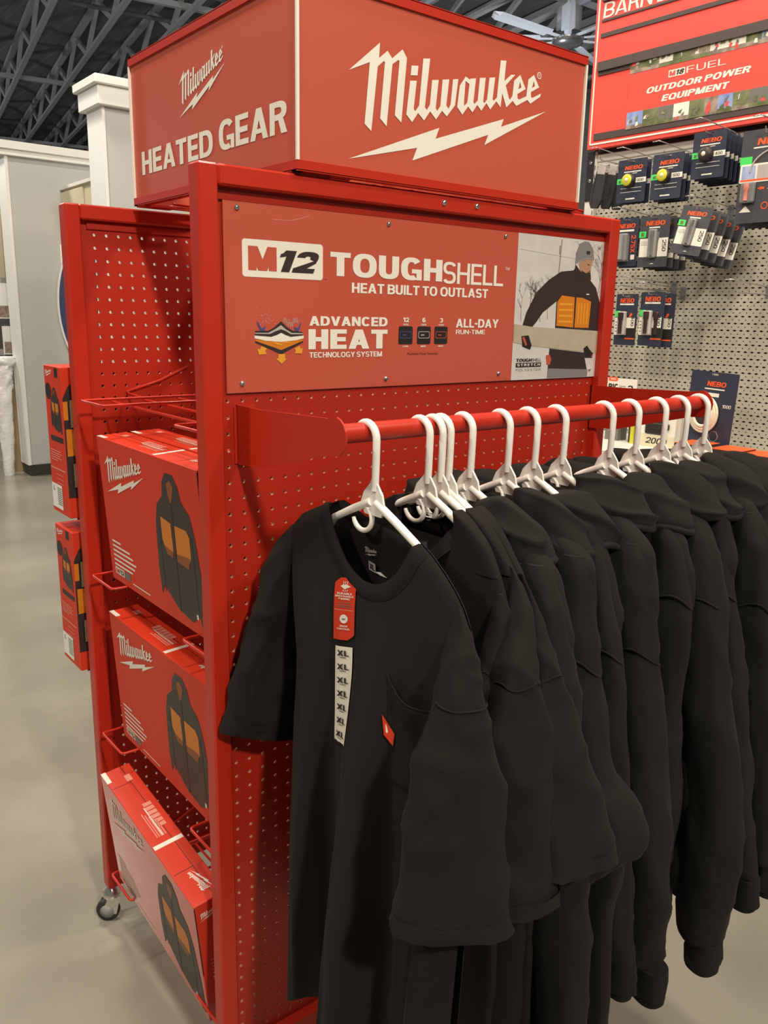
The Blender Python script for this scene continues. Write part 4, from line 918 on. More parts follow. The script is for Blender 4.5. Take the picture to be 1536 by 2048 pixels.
    def hfold(p, an, tt):
        q = noise.noise_vector(Vector((p.x * 13, p.y * 13, p.z * 15)) + oh) * .011
        l1 = noise.noise(Vector((p.x * 7 + p.z * 16, p.y * 7 - p.z * 9, p.z * 12)) + oh * 1.3)
        g = (1 - abs(l1)) ** 6 * .010
        return q + Vector((math.cos(an), math.sin(an), .5)) * (g - .003)
    cx, cy, hz0 = x + 0.018 + hx0, -0.360, hz0 - .009
    ks = [(1.215 + hz0, cx - .010, cy + .020, .006, .010, .25), (1.210 + hz0, cx - .008, cy + .016, .024 * hs, .026, .25), (1.197 + hz0, cx - .004, cy + .008, .037 * hs, .038, .25),
          (1.178 + hz0, cx, cy - .002, .045 * hs, .048, .3), (1.158 + hz0, cx + .003, cy - .010, .049 * hs, .053, .35), (1.143 + hz0, cx + .005, cy - .015, .049 * hs, .054, .35),
          (1.131 + hz0, cx + .005, cy - .015, .046 * hs, .050, .35), (1.126 + hz0, cx + .004, cy - .012, .040 * hs, .042, .35), (1.133 + hz0, cx + .003, cy - .008, .032 * hs, .032, .35)]
    loft(b, resample(ks, 40), 48, 0, .85, hfold, cap_bot=True)
    ks = [(1.196, x + .022, -.20, .010, .03, 0), (1.186, x + .024, -.205, .030, .06, 0), (1.16, x + .026, -.21, .040, .085, 0), (1.12, x + .028, -.21, .042, .09, 0), (1.08, x + .026, -.22, .034, .08, 0), (1.05, x + .022, -.23, .018, .05, 0)]
    loft(b, resample(ks, 24), 40, 0, .85, hfold, cap_bot=True)
    b.build('hood', 'fleece', t)
    b = MB(); pts = []                                                # turned edge of the hood
    for i in range(25):
        an = -PI * .95 + i / 24 * PI * 1.2; pts.append(Vector((cx + .005 + .049 * hs * math.cos(an), cy - .015 + .053 * math.sin(an), 1.138 + hz0 + .004 * math.sin(an * 3 + seed))))
    pts = [p + hfold(p, 0, 1) * .8 for p in pts]; b.tube(pts, .0055, n=10); b.build('hood_edge', 'fleece', t)
    return t

# ---- the front T-shirt: two sheets, open neck, hanging sleeves
def make_tee():
    x0 = XS[0]
    t = thing('t_shirt', 'black pocket T-shirt at the left end with white size strip', 'T-shirt', (x0, HY, 0.36), group='black T-shirts on the rail', world=True)
    YF = [(1.16, -0.085), (1.0, -0.105), (.9, -.118), (.7, -.124), (.38, -.140), (.3, -.142)]
    YN = [(1.16, -0.485), (1.0, -0.495), (.7, -.505), (.3, -.500)]
    top_f = [(-.085, 1.128), (-.12, 1.156), (-.16, 1.174), (-.200, 1.190), (-.205, 1.174), (-.215, 1.155), (-.231, 1.136), (-.248, 1.118), (-.267, 1.106), (-.29, 1.099), (-.311, 1.099), (-.335, 1.107), (-.352, 1.121), (-.366, 1.138), (-.376, 1.157), (-.384, 1.170), (-.405, 1.159), (-.428, 1.143), (-.45, 1.124), (-.465, 1.107), (-.478, 1.086), (-.485, 1.065)]
    top_b = [(-.085, 1.128), (-.12, 1.156), (-.16, 1.174), (-.200, 1.190), (-.225, 1.184), (-.25, 1.176), (-.29, 1.170), (-.33, 1.166), (-.36, 1.166), (-.384, 1.170), (-.405, 1.159), (-.428, 1.143), (-.45, 1.124), (-.465, 1.107), (-.478, 1.086), (-.485, 1.065)]
    def bulge(s): return max(0.0, math.sin(PI * min(1, max(0, s)))) ** .45
    def folds(y, z):
        g = max(0.0, min(1.0, (1.06 - z) / .45))
        c1 = math.cos(2 * PI * (y + .150) / .165 + 1.1 * (z - .6)); c2 = math.cos(2 * PI * (y + .118) / .071 - 1.6 * (z - .7))
        f = -0.036 * math.tanh(1.7 * c1) - .008 * math.tanh(2 * c2)
        f += 0.010 * noise.noise(Vector((y * 9, z * 2.2, 1.7))) + .004 * noise.noise(Vector((y * 26, z * 7, 4.1)))
        f += .012 * math.exp(-((y + .29 + (z - 1.05) * .25) / .02) ** 2) * max(0, min(1, (1.07 - z) / .1)) * max(0, min(1, (z - .75) / .2))
        return f * g
    shl = [(-.20, 1.194), (-.16, 1.178), (-.12, 1.160), (-.085, 1.132)]; shr = [(.384, 1.170), (.405, 1.159), (.428, 1.143), (.45, 1.124), (.465, 1.107), (.478, 1.086), (.485, 1.065)]
    def roof(y, z):
        if -.384 < y < -.200: return 1.0
        zt = curve1([(-a, c) for a, c in shr][::-1], y) if y < -.3 else curve1(shl, y)
        return max(0.0, min(1.0, (zt - z) / .018)) ** .5
    def xf(y, z, s):
        xc = lerp(-.002, x0 - .001, max(0, min(1, (z - .35) / .75))); th = lerp(.030, .0125, max(0, min(1, (z - .85) / .32)))
        return xc - th * bulge(s) * roof(y, z) + folds(y, z) * bulge(s)
    def xb(y, z, s):
        xc = lerp(.016, x0 + .001, max(0, min(1, (z - .35) / .75))); th = lerp(.030, .0135, max(0, min(1, (z - .95) / .2)))
        return xc + th * bulge(s) * roof(y, z) + folds(y + .05, z) * .5 * bulge(s)
    NS, NV = 120, 90
    def ycl(s, z): return lerp(curve1(YF, z), curve1(YN, z), s)
    def sheet(fx, top):
        b = MB(); vs = []
        tp = [(-y, z) for y, z in top]
        for i in range(NV + 1):
            v = (i / NV) ** 1.25
            for j in range(NS + 1):
                s = j / NS; yt = lerp(-.085, -.485, s); zt = curve1(tp, -yt)
                zb = 0.352 + .018 * math.cos(2 * PI * (yt + .155) / .175) + .04 * (s - .1)
                z = lerp(zt, zb, v); y = lerp(yt, ycl(s, z), min(1, v * 4))
                vs.append((fx(y, z, s), y, z))
        fs = [(i * (NS + 1) + j, i * (NS + 1) + j + 1, (i + 1) * (NS + 1) + j + 1, (i + 1) * (NS + 1) + j) for i in range(NV) for j in range(NS)]
        b.add(vs, fs, 0, True); return b
    b = sheet(xf, top_f); b2 = sheet(xb, top_b); b.add(b2.v, b2.f, 0, True); b.build('body', 'cloth', t)
    # ribbed collar: a band following the neckline, front and back
    def band(top, fx, w, ya, yb, off):
        b = MB(); pts = [(y, z) for y, z in top if yb <= y <= ya]; N = 60; P = []
        L = [0]
        for a, c in zip(pts, pts[1:]): L.append(L[-1] + math.hypot(c[0] - a[0], c[1] - a[1]))
        for i in range(N + 1):
            l = L[-1] * i / N; k = max(q for q in range(len(L)) if L[q] <= l + 1e-9); k = min(k, len(L) - 2)
            f = (l - L[k]) / (L[k + 1] - L[k]); P.append((lerp(pts[k][0], pts[k + 1][0], f), lerp(pts[k][1], pts[k + 1][1], f)))
        for _ in range(4): P = [P[0]] + [((a[0] + 2 * c[0] + e[0]) / 4, (a[1] + 2 * c[1] + e[1]) / 4) for a, c, e in zip(P, P[1:], P[2:])] + [P[-1]]
        vs = []; M_ = 5
        for i, (y, z) in enumerate(P):
            a = P[max(i - 1, 0)]; c = P[min(i + 1, N)]; ty, tz = c[0] - a[0], c[1] - a[1]; l = math.hypot(ty, tz); ny, nz = tz / l, -ty / l
            if nz > 0 and False: ny, nz = -ny, -nz
            ny, nz = (-ny, -nz) if nz > 0 else (ny, nz)
            for q in range(M_ + 1):
                f = q / M_; yy, zz = y + ny * w * f, z + nz * w * f; s = (yy + .085) / -.40
                bump_ = .0026 * math.sin(PI * min(1, .08 + f * .9)) + .0006
                vs.append((fx(yy, zz, s) + off * bump_, yy, zz))
        fs = [(i * (M_ + 1) + q, i * (M_ + 1) + q + 1, (i + 1) * (M_ + 1) + q + 1, (i + 1) * (M_ + 1) + q) for i in range(N) for q in range(M_)]
        b.add(vs, fs, 0, True); return b
    b = band(top_f, xf, .023, -.198, -.386, -1); c = band(top_b, xb, .021, -.198, -.386, -1); b.add(c.v, c.f, 0, True); b.build('collar', 'cloth', t)
    # sleeves
    def sl(keys, seed):
        b = MB(); loft(b, resample(keys, 60), 48, 0, .85, wrinkle(seed, .0080, 12, 5), cap_top=True)
        q = resample(keys, 60)[-1]
        return b
    near = [(1.112, .036, -.446, .004, .016, -.2, 0), (1.085, .034, -.460, .011, .024, -.25, 0), (1.05, .029, -.473, .021, .027, -.35, 0), (1.01, .021, -.484, .032, .029, -.4, -.05), (.95, .013, -.490, .048, .030, -.42, -.1), (.86, .009, -.496, .061, .031, -.42, -.12), (.78, .006, -.500, .070, .032, -.42, -.14), (.702, .003, -.502, .080, .034, -.42, -.16)]
    s1 = sl(near, 31).build('sleeve', 'cloth', t)
    far = [(1.125, .046, -.080, .010, .018, 0, 0), (1.09, .040, -.070, .028, .024, 0, -.1), (1.02, .034, -.056, .040, .026, 0, -.15), (.94, .026, -.046, .052, .026, 0, -.2), (.86, .016, -.040, .064, .025, 0, -.28), (.765, .008, -.037, .076, .024, 0, -.36)]
    s2 = sl(far, 37).build('sleeve', 'cloth', t)
    for s_, ks in ((s1, near), (s2, far)):
        b = MB(); q = ks[-1]
        loft(b, [(q[0] + .022, *q[1:3], q[3] * 1.003, q[4] * 1.01, *q[5:]), (q[0] + .010, *q[1:3], q[3] * 1.008, q[4] * 1.02, *q[5:]), (q[0] - .001, *q[1:3], q[3] * 1.006, q[4] * 1.015, *q[5:])], 48, 0, .85, wrinkle(31 if s_ is s1 else 37, .0080, 12, 5), cap_top=False); b.build('hem', 'cloth', s_)
    b = MB(); pts = []; q = min(resample(near, 60), key=lambda r_: abs(r_[0] - 1.0)); wf = wrinkle(31, .0080, 12, 5)
    for i in range(19):                                               # armhole seam
        an = PI * 1.0 + i / 18 * PI * .98; u = q[3] * 1.02 * sgn(math.cos(an)) * abs(math.cos(an)) ** .85; w = q[4] * 1.02 * sgn(math.sin(an)) * abs(math.sin(an)) ** .85
        p = Vector((q[1] + u * math.cos(q[5]) - w * math.sin(q[5]), q[2] + u * math.sin(q[5]) + w * math.cos(q[5]), q[0] + u * q[6])); pts.append(p + wf(p, an, .3))
    b.tube(pts, .0013, n=6); b.build('armhole_seam', 'cloth', s1)
    # things printed or stuck on the front
    def onf(y, z, d): s = (y - curve1(YF, z)) / (curve1(YN, z) - curve1(YF, z)); return (xf(y, z, s) - d, y, z)
    def strip(mb, yz, d, m=0, nz=16, ny=6):
        (ya, za), (yb, zb), (yc, zc), (yd, zd) = yz      # tl, tr, br, bl
        vs = []
        for i in range(nz + 1):
            for j in range(ny + 1):
                v, u = i / nz, j / ny; y = lerp(lerp(ya, yb, u), lerp(yd, yc, u), v); z = lerp(lerp(za, zb, u), lerp(zd, zc, u), v); vs.append(onf(y, z, d))
        mb.add(vs, [(i * (ny + 1) + j, i * (ny + 1) + j + 1, (i + 1) * (ny + 1) + j + 1, (i + 1) * (ny + 1) + j) for i in range(nz) for j in range(ny)], m)
    def SPL(yz, d0):
        (ya, za), (yb, zb), (yc, zc), (yd, zd) = yz
        return lambda u, v, d: onf(lerp(lerp(yd, yc, u), lerp(ya, yb, u), v), lerp(lerp(zd, zc, u), lerp(za, zb, u), v), d0 + d)
    TG = [(-.228, 1.088), (-.277, 1.098), (-.281, 1.010), (-.228, .996)]
    b = MB(); p_ = SPL(TG, .0022)
    vs = []; nv, nu = 30, 10
    for i in range(nv + 1):
        v = i / nv; ul = max(0.0, (v - .92) / .08 * .28); ur = 1.0 - max(0.0, (v - .90) / .10 * .28) - max(0.0, (.09 - v) / .09 * .30)
        for j in range(nu + 1): vs.append(p_(lerp(ul, ur, j / nu), v, 0))
    b.add(vs, [(i * (nu + 1) + j, i * (nu + 1) + j + 1, (i + 1) * (nu + 1) + j + 1, (i + 1) * (nu + 1) + j) for i in range(nv) for j in range(nu)]); tg = b.build('care_tag', 'carton', t)
    b = MB(); text(b, 'DURABLE', .16, .86, .735, .765, p_, .0008, 0, .04); text(b, 'BREATHABLE', .08, .94, .695, .722, p_, .0008, 0, .04); text(b, 'FABRIC', .25, .80, .655, .682, p_, .0008, 0, .04)
    text(b, 'ODOR', .34, .72, .215, .243, p_, .0008, 0, .04); text(b, 'CONTROL', .20, .82, .170, .198, p_, .0008, 0, .04)
    b.flat([(.52 + .19 * math.cos(a * PI / 12), .345 + .072 * math.sin(a * PI / 12)) for a in range(24)], p_, .0006)
    b.flat([(.30, .865), (.44, .90), (.50, .885), (.56, .90), (.78, .865), (.62, .84), (.50, .82), (.40, .84)], p_, .0006)
    for k in range(3): b.flat([(.42 + k * .09, .90), (.45 + k * .09, .90), (.46 + k * .09, .945), (.43 + k * .09, .95)], p_, .0006); b.flat([(.42 + k * .09, .78), (.45 + k * .09, .78), (.46 + k * .09, .815), (.43 + k * .09, .815)], p_, .0006)
    b.flat(rect(.04, .96, .485, .489), p_, .0006); b.build('tag_print', 'white', tg)
    b = MB()
    for z_ in (.56, .53, .60): b.flat(rect(.18, .84, z_, z_ + .010), p_, .0006)
    b.flat(rect(.44, .60, .335, .352), p_, .0009); b.build('tag_small_print', 'greyscreen', tg)
    XL = [(-.234, .988), (-.277, .999), (-.283, .857), (-.231, .840)]
    b = MB(); strip(b, XL, .0022); xl = b.build('size_strip', 'white', t)
    b = MB(); p_ = SPL(XL, .0026)
    for k in range(7): text(b, 'XL', .20, .84, .905 - k * .141, .962 - k * .141, p_, .0010, 0, .05); b.flat(rect(.36, .66, .886 - k * .141, .892 - k * .141), p_, .0008)
    b.build('size_letters', 'black', xl)
    PK = [(-.362, .990), (-.466, .985), (-.462, .845), (-.375, .848)]
    b = MB(); vs = []; n_ = 20
    for i in range(n_ + 1):
        for j in range(n_ + 1):
            v, u = i / n_, j / n_; y = lerp(lerp(PK[0][0], PK[1][0], u), lerp(PK[3][0], PK[2][0], u), v); z = lerp(lerp(PK[0][1], PK[1][1], u), lerp(PK[3][1], PK[2][1], u), v)
            sag = math.exp(-((v) / .25) ** 2) * math.sin(PI * u) ** .8
            p = onf(y, z - sag * .020, .0015 + .012 * sag); vs.append(p)
    b.add(vs, [(i * (n_ + 1) + j, i * (n_ + 1) + j + 1, (i + 1) * (n_ + 1) + j + 1, (i + 1) * (n_ + 1) + j) for i in range(n_) for j in range(n_)], 0, True)
    b.tube(vs[:n_ + 1], .0011, n=6); pk = b.build('chest_pocket', 'cloth', t)
    b = MB(); LB = [(-.362, .938), (-.380, .915), (-.378, .897), (-.366, .910)]; p_ = SPL(LB, .004); b.flat([(0, 0), (1, 0), (1, 1), (0, 1)], p_, 0); b.flat([(.25, .3), (.75, .3), (.75, .75), (.25, .75)], p_, .0005, 1); b.build('brand_label', ['carton', 'white'], pk)
    # print inside the back of the neck
    def onb(y, z, d): s = (y + .085) / -.40; return (xb(y, z, s) - .0012 - d, y, z)
    b = MB(); LN = lambda u, v, d: onb(-.252 - u * .029, 1.118 + v * .022 - u * .004, d + .0025)
    logo(b, lambda u, v: (u, v * 1.6 + .15), LN, .0004); b.flat(rect(.28, .80, -.72, -.12), LN, .0004); b.build('neck_print', 'layer', t)
    b = MB(); text(b, 'XL', .36, .72, -.60, -.24, LN, .0010, 0, .05); b.build('neck_size', 'black', t)
    b = MB(); b.flat([(-.272, 1.1005), (-.285, 1.0985), (-.300, 1.0985), (-.286, 1.1035)], lambda u, v, d: (xb(u, v, .5) - .004, u, v), 0); b.build('care_label', 'white', t)
    return t
make_tee()
# ---- the other T-shirts, edge-on behind it
def side_tee(k, x, label, seed, near, hemz=0.36, bt=.020, visible=True):
    t = thing('t_shirt', label, 'T-shirt', (x, HY, hemz), group='black T-shirts on the rail', world=True); keys = []
    for z in (1.152, 1.140, 1.128, 1.115, 1.09, 1.06, 1.02, .95, .85, .7, .55, hemz):
        yn = near_y(k, z); yf = far_y(z)
        hx = curve1([(.3, bt), (.95, bt), (1.06, bt * .7), (1.12, .0125), (1.163, .0105), (1.204, .0085)], z)
        keys.append((z, x + .002, (yn + yf) / 2, hx, (yf - yn) / 2, 0))
    b = MB(); w1 = wrinkle(seed, .005, 12, 4); w_ = lambda p, an, tt: w1(p, an, tt) * max(.12, min(1, (1.15 - p.z) / .14)) + Vector((math.sin(p.y * 42 + seed) * .006 * max(0, min(1, (1.05 - p.z) / .3)), 0, 0))
    loft(b, resample(keys, 60), 64, 0, .7, w_, cap_top=False)
    for side in (0, 1):                                               # the two shoulders either side of the open neck
        ks = []
        for z in (1.1925, 1.188, 1.179, 1.168, 1.155, 1.138, 1.118):
            yn = near_y(k, z); yi = curve1([(1.118, -.330), (1.16, -.346), (1.194, -.3465)], z); yn = min(yn, yi - .004)
            if side: yn, yi = 2 * HY - yi, 2 * HY - yn
            ks.append((z, x + .002, (yn + yi) / 2, .0105 if z < 1.19 else .009, (yi - yn) / 2, 0))
        loft(b, resample(ks, 24), 32, 0, .7)
    b.build('body', 'cloth', t)
    b = MB(); N = 40; vs = []                                         # standing collar ring around the neck opening
    for i in range(N):
        an = 2 * PI * i / N; cy = -.289 + .052 * math.cos(an); cx = x + .016 * math.sin(an); zt = 1.166 - .045 * max(0, -math.sin(an)) * abs(math.sin(an))
        for q in range(4):
            f = q / 3; vs.append((cx + .010 * math.sin(an) * f - .003 * math.sin(PI * f) * -math.sin(an), cy + .014 * math.cos(an) * f, zt - .020 * f + .003 * math.sin(PI * f)))
    b.add(vs, [(i * 4 + q, ((i + 1) % N) * 4 + q, ((i + 1) % N) * 4 + q + 1, i * 4 + q + 1) for i in range(N) for q in range(3)], 0, True); b.build('collar', 'cloth', t)
    b = MB(); loft(b, resample(near, 56), 44, 0, .85, wrinkle(seed + 3, .0080, 13, 5)); s_ = b.build('sleeve', 'cloth', t)
    q = near[-1]; b = MB(); loft(b, [(q[0] + .022, *q[1:3], q[3] * 1.003, q[4] * 1.01, *q[5:]), (q[0] - .001, *q[1:3], q[3] * 1.008, q[4] * 1.02, *q[5:])], 44, 0, .85, wrinkle(seed + 3, .0080, 13, 5), cap_top=False); b.build('hem', 'cloth', s_)
    far = [(1.11, x, -.085, .008, .014, 0), (1.06, x, -.062, .018, .018, 0), (.95, x - .004, -.046, .030, .020, 0), (.80, x - .008, -.040, .040, .022, 0)]
    b = MB(); loft(b, resample(far, 30), 36, 0, .85, wrinkle(seed + 9, .005, 13, 6)); b.build('sleeve', 'cloth', t)
    b = MB(); q = min(resample(near, 56), key=lambda r_: abs(r_[0] - 1.0)); pts = []
    for i in range(13):
        an = PI * 1.02 + i / 12 * PI * .95; u = q[3] * 1.03 * sgn(math.cos(an)) * abs(math.cos(an)) ** .85; w = q[4] * 1.03 * sgn(math.sin(an)) * abs(math.sin(an)) ** .85
        pts.append((q[1] + u * math.cos(q[5]) - w * math.sin(q[5]), q[2] + u * math.sin(q[5]) + w * math.cos(q[5]), q[0] + .004 * math.sin(i)))
    wf = wrinkle(seed + 3, .0080, 13, 5); pts = [Vector(p) + wf(Vector(p), PI * 1.02 + i / 12 * PI * .95, .25) for i, p in enumerate(pts)]
    b.tube(pts, .0013, n=6); b.build('armhole_seam', 'cloth', s_)
    return t
side_tee('T2', .1297, 'second black T-shirt on the rail, mostly hidden behind the first', 51,
         [(1.10, .130, -.436, .006, .012, -.3), (1.06, .128, -.442, .016, .018, -.3), (1.0, .112, -.450, .020, .020, -.3), (.9, .100, -.455, .030, .022, -.3), (.80, .095, -.46, .036, .022, -.3)])
side_tee('T3', .1539, 'third black T-shirt, its whole sleeve showing beside the first sleeve', 61,
         [(1.13, .154, -.424, .004, .014, -.2), (1.10, .152, -.444, .009, .022, -.25), (1.06, .142, -.464, .017, .026, -.35), (1.02, .124, -.477, .027, .028, -.4), (.94, .112, -.490, .042, .027, -.4), (.85, .110, -.500, .048, .028, -.4), (.77, .108, -.510, .054, .03, -.4), (.694, .105, -.518, .062, .032, -.4)])
side_tee('T4', .1690, 'fourth black T-shirt, last before the hoodies, sleeve flaring right', 71,
         [(1.12, .169, -.430, .004, .014, -.2), (1.08, .169, -.450, .009, .021, -.25), (1.03, .168, -.471, .017, .023, -.35), (.98, .168, -.490, .028, .024, -.4), (.92, .172, -.508, .040, .026, -.4), (.86, .176, -.520, .047, .028, -.4), (.79, .182, -.532, .054, .03, -.4), (.735, .186, -.540, .060, .03, -.4)])
HW = ['first', 'second', 'third', 'fourth', 'fifth', 'sixth', 'seventh', 'eighth', 'ninth']
HB = ['black hoodie next to the T-shirts, crumpled hood, sleeve hanging straight', 'black hoodie whose sleeve bends at the elbow into its pocket', 'third black hoodie from the T-shirts, rounded hood like a beanie',
      'fourth black hoodie, in front of the wide gap on the rail', 'fifth black hoodie, after the wide gap on the rail', 'sixth black hoodie, long sleeve ending in a point over the floor',
      'seventh black hoodie from the T-shirts, on the right half of the rail', 'eighth black hoodie, second from the right bracket, hood in loose rolls', 'ninth black hoodie, hung last beside the right bracket']
SPEC = [dict(hood=(-.004, -.006, .95), cuff=.33, hem=.36), dict(elbow=True, hood=(-.004, -.008, .92), hem=.37), dict(hood=(.008, -.012, 1.0), spread=.030), dict(hood=(.018, .004, 1.15), cuff=.40, body_t=.045), dict(hood=(.004, -.010, 1.1), spread=.034),
        dict(hood=(.014, .002, 1.05), spread=.044, cuff=.34), dict(hood=(.012, -.006, 1.05), spread=.034), dict(hood=(.016, .004, 1.1)), dict(hood=(.022, .004, 1.15), spread=.046)]
for i in range(9): hoodie('H%d' % (i + 1), XS[4 + i], HB[i], 100 + i * 7, **SPEC[i])

# ================================================================== the gondola wall on the right
GO = Vector((2.33438, 0.72772, 0)); GT = 0.0239927; GRZ = -(PI / 2 - GT)
GA = Vector((math.sin(GT), -math.cos(GT), 0)); GN = Vector((-math.cos(GT), -math.sin(GT), 0))
def gp(u, d, z): p = GO + GA * u + GN * d; return (p.x, p.y, z)
def gthing(name, label, cat, u, d, z, group=None): return thing(name, label, cat, gp(u, d, z), GRZ, group)
t = gthing('gondola_wall', 'almond pegboard display wall with white frame on the right', 'display wall', 0, 0, 0)
b = MB(); pegboard(b, -0.452, 1.0, 0.80, 2.075, 0.0, 1.37858, FRONT(0), r=.0026, t=.003, n=10); b.build('pegboard', 'gond', t)
b = MB(); b.box(-0.47, 1.1, .012, .03, .1, 2.3); b.build('back_panel', 'slot', t)
b = MB(); b.box(-0.452, 1.1, -.010, .02, 2.075, 2.105, bev=.003); b.box(-0.452, 1.1, -.004, .002, 2.060, 2.075); b.build('top_rail', 'gondtrim', t)
b = MB(); b.box(-0.500, -0.452, -.012, .04, .05, 2.118, bev=.003); b.build('upright', 'gondtrim', t)
b = MB()
for k in range(36): b.box(-.4595, -.4565, -.0126, -.010, .82 + k * .035, .838 + k * .035)
b.build('upright_slots', 'black', t)
b = MB(); b.box(-0.497, -0.462, -.0145, -.012, 1.925, 2.118); br = b.build('sign_bracket', 'blacksteel', t)
for z in (2.075, 2.005):
    b = MB(); b.lathe([(.0075, 0), (.0075, .002), (.005, .004)], (0, 0, 0), n=14); b.v = [(-.479 + p[0], -.0145 - p[2], z + p[1]) for p in b.v]; b.build('bolt', 'chrome', br)
b = MB(); b.box(-0.47, 1.1, -.46, 0.0, .955, .985, bev=.004); b.build('shelf', 'gondtrim', t)
b = MB(); b.box(-0.47, 1.1, -.50, 0.0, 0.0, .14); b.build('base', 'gondtrim', t)
# sign above
SD = 0.05
t = gthing('header_sign', 'bright red header sign with channels and photo strips above the pegboard wall', 'sign', 0, SD, 2.12)
SG = lambda u, v, d: (u, -d, v - 2.12)
b = MB(); b.box(-.476, 1.3, 0, .03, 0, 1.05); pn = b.build('panel', 'signred', t)
b = MB(); b.box(-.4655, -.4600, -.002, 0, .014, 1.05); b.box(-.4655, 1.3, -.002, 0, .014, .0205); b.build('white_line', 'white', t)
b = MB(); b.box(-.470, -.455, .03, .05, .0, .05); b.box(.4, .42, .03, .05, 0, .05); b.build('standoff', 'blacksteel', t)
for z0, z1, dp in ((2.150, 2.176, .003), (2.405, 2.438, .012), (2.527, 2.542, .004), (2.583, 2.591, .004), (2.655, 2.69, .01)):
    b = MB(); b.box(-.446, 1.25, -dp, 0, z0 - 2.12, z1 - 2.12); b.build('channel', 'slot', t)
b = MB(); b.box(-.446, 1.25, -.004, 0, 2.390 - 2.12, 2.408 - 2.12); b.build('channel', 'slot', t)
b = MB(); b.box(-.296, 1.0, -.004, 0, 2.170 - 2.12, 2.428 - 2.12); ins = b.build('insert', 'signred', t)
u = -.296; kinds = ['foliage', 'skyprint', 'soilprint', 'foliage', 'white', 'greyscreen']; random.seed(3)
for row, (z0, z1) in enumerate(((2.368, 2.426), (2.170, 2.230))):
    b = MB(); u = -.294; k = row
    while u < .6:
        w = random.uniform(.05, .075); mi = (k * 5 + row * 2) % 6 if row else [0, 0, 4, 0, 2, 4, 4, 0, 1][k % 9]
        b.flat(rect(u, u + w, z0, z1), SG, .0046, mi)
        for q in range(4):
            a = random.uniform(u + .004, u + w - .022); c = random.uniform(z0 + .004, z1 - .026)
            b.flat([(a, c), (a + random.uniform(.008, .02), c + random.uniform(-.003, .004)), (a + random.uniform(.008, .02), c + random.uniform(.010, .022)), (a + .003, c + random.uniform(.006, .018))], SG, .0050 + q * .0002, random.choice([0, 2, 5, 6, 4, 3]))
        b.flat(rect(u, u + w, z0, z0 + .014), SG, .0049, random.choice([0, 2, 3])); u += w; k += 1
    b.build('photo_strip', ['foliage', 'skyprint', 'soilprint', 'foliage', 'white', 'greyscreen', 'signred'], ins)
b = MB()
b.flat(rrect(-.125, -.058, 2.3255, 2.3495, .003), SG, .0046); text(b, 'FUEL', -.052, .100, 2.3275, 2.3490, SG, .0048, 0, .0, space=1.1)
text(b, 'OUTDOOR POWER', -.2135, .196, 2.2850, 2.3060, SG, .0048, 0, .06, .18); text(b, 'EQUIPMENT', -.1465, .1225, 2.2475, 2.2690, SG, .0048, 0, .06, .18)
b.build('lettering', 'white', ins)
b = MB(); text(b, 'M', -.121, -.097, 2.329, 2.346, SG, .0050, 0, .06); text(b, '18', -.094, -.061, 2.329, 2.346, SG, .0050, 1, .06, .2); b.build('badge_lettering', ['signred', 'dark'], ins)
b = MB(); text(b, 'BARN DOOR TRACK', -.443, .32, 2.596, 2.650, SG, .0012, 0, .015, .08); b.build('lettering', 'white', t)

# peg hooks and the carded goods on them
def peg_hook(u, z, label, L=0.235, up=True):
    t = gthing('peg_hook', label, 'peg hook', u, 0, z, 'peg hooks on the almond wall'); r = .0022
    b = MB(); b.tube([(0, .004, 0), (0, -L + .02, 0), (0, -L + .004, .002), (0, -L, .012)], r, n=8); b.build('prong', 'silver', t)
    b = MB(); b.tube([(0, .004, .024), (0, -.015, .026), (0, -L - .02, .040), (-.006, -L - .028, .042), (-.030, -L - .028, .041)], r * .9, n=8); b.build('label_wire', 'silver', t)
    b = MB(); b.box(-.012, .012, -.003, 0, -.012, .034); b.build('back_plate', 'silver', t)
    return t
def card_base(label, u, d, z0, w, h, tiltx, tilty, group, name='carded_light', cat='carded product', mt='navy'):
    """hangs from its top middle; front towards -y of its own frame"""
    t = gthing(name, label, cat, u + w / 2, d, z0 + h, group)
    t.rotation_euler = (Matrix.Rotation(GRZ, 3, 'Z') @ Matrix.Rotation(tilty, 3, 'Y') @ Matrix.Rotation(tiltx, 3, 'X')).to_euler()
    b = MB(); hole = rrect(-.012, .012, -.012, -.006, .0028, 3)
    b.prism(rrect(-w / 2, w / 2, -h, 0, .004, 3), FRONT(0), -.0006, .0006, 0, [hole]); b.build('card', mt, t)
    return t
FB = FRONT(-.0006)
def brand(b, x0, x1, z0, z1, mi): text(b, 'NEBO', x0, x1, z0, z1, FB, .0004, mi, .05, .10)
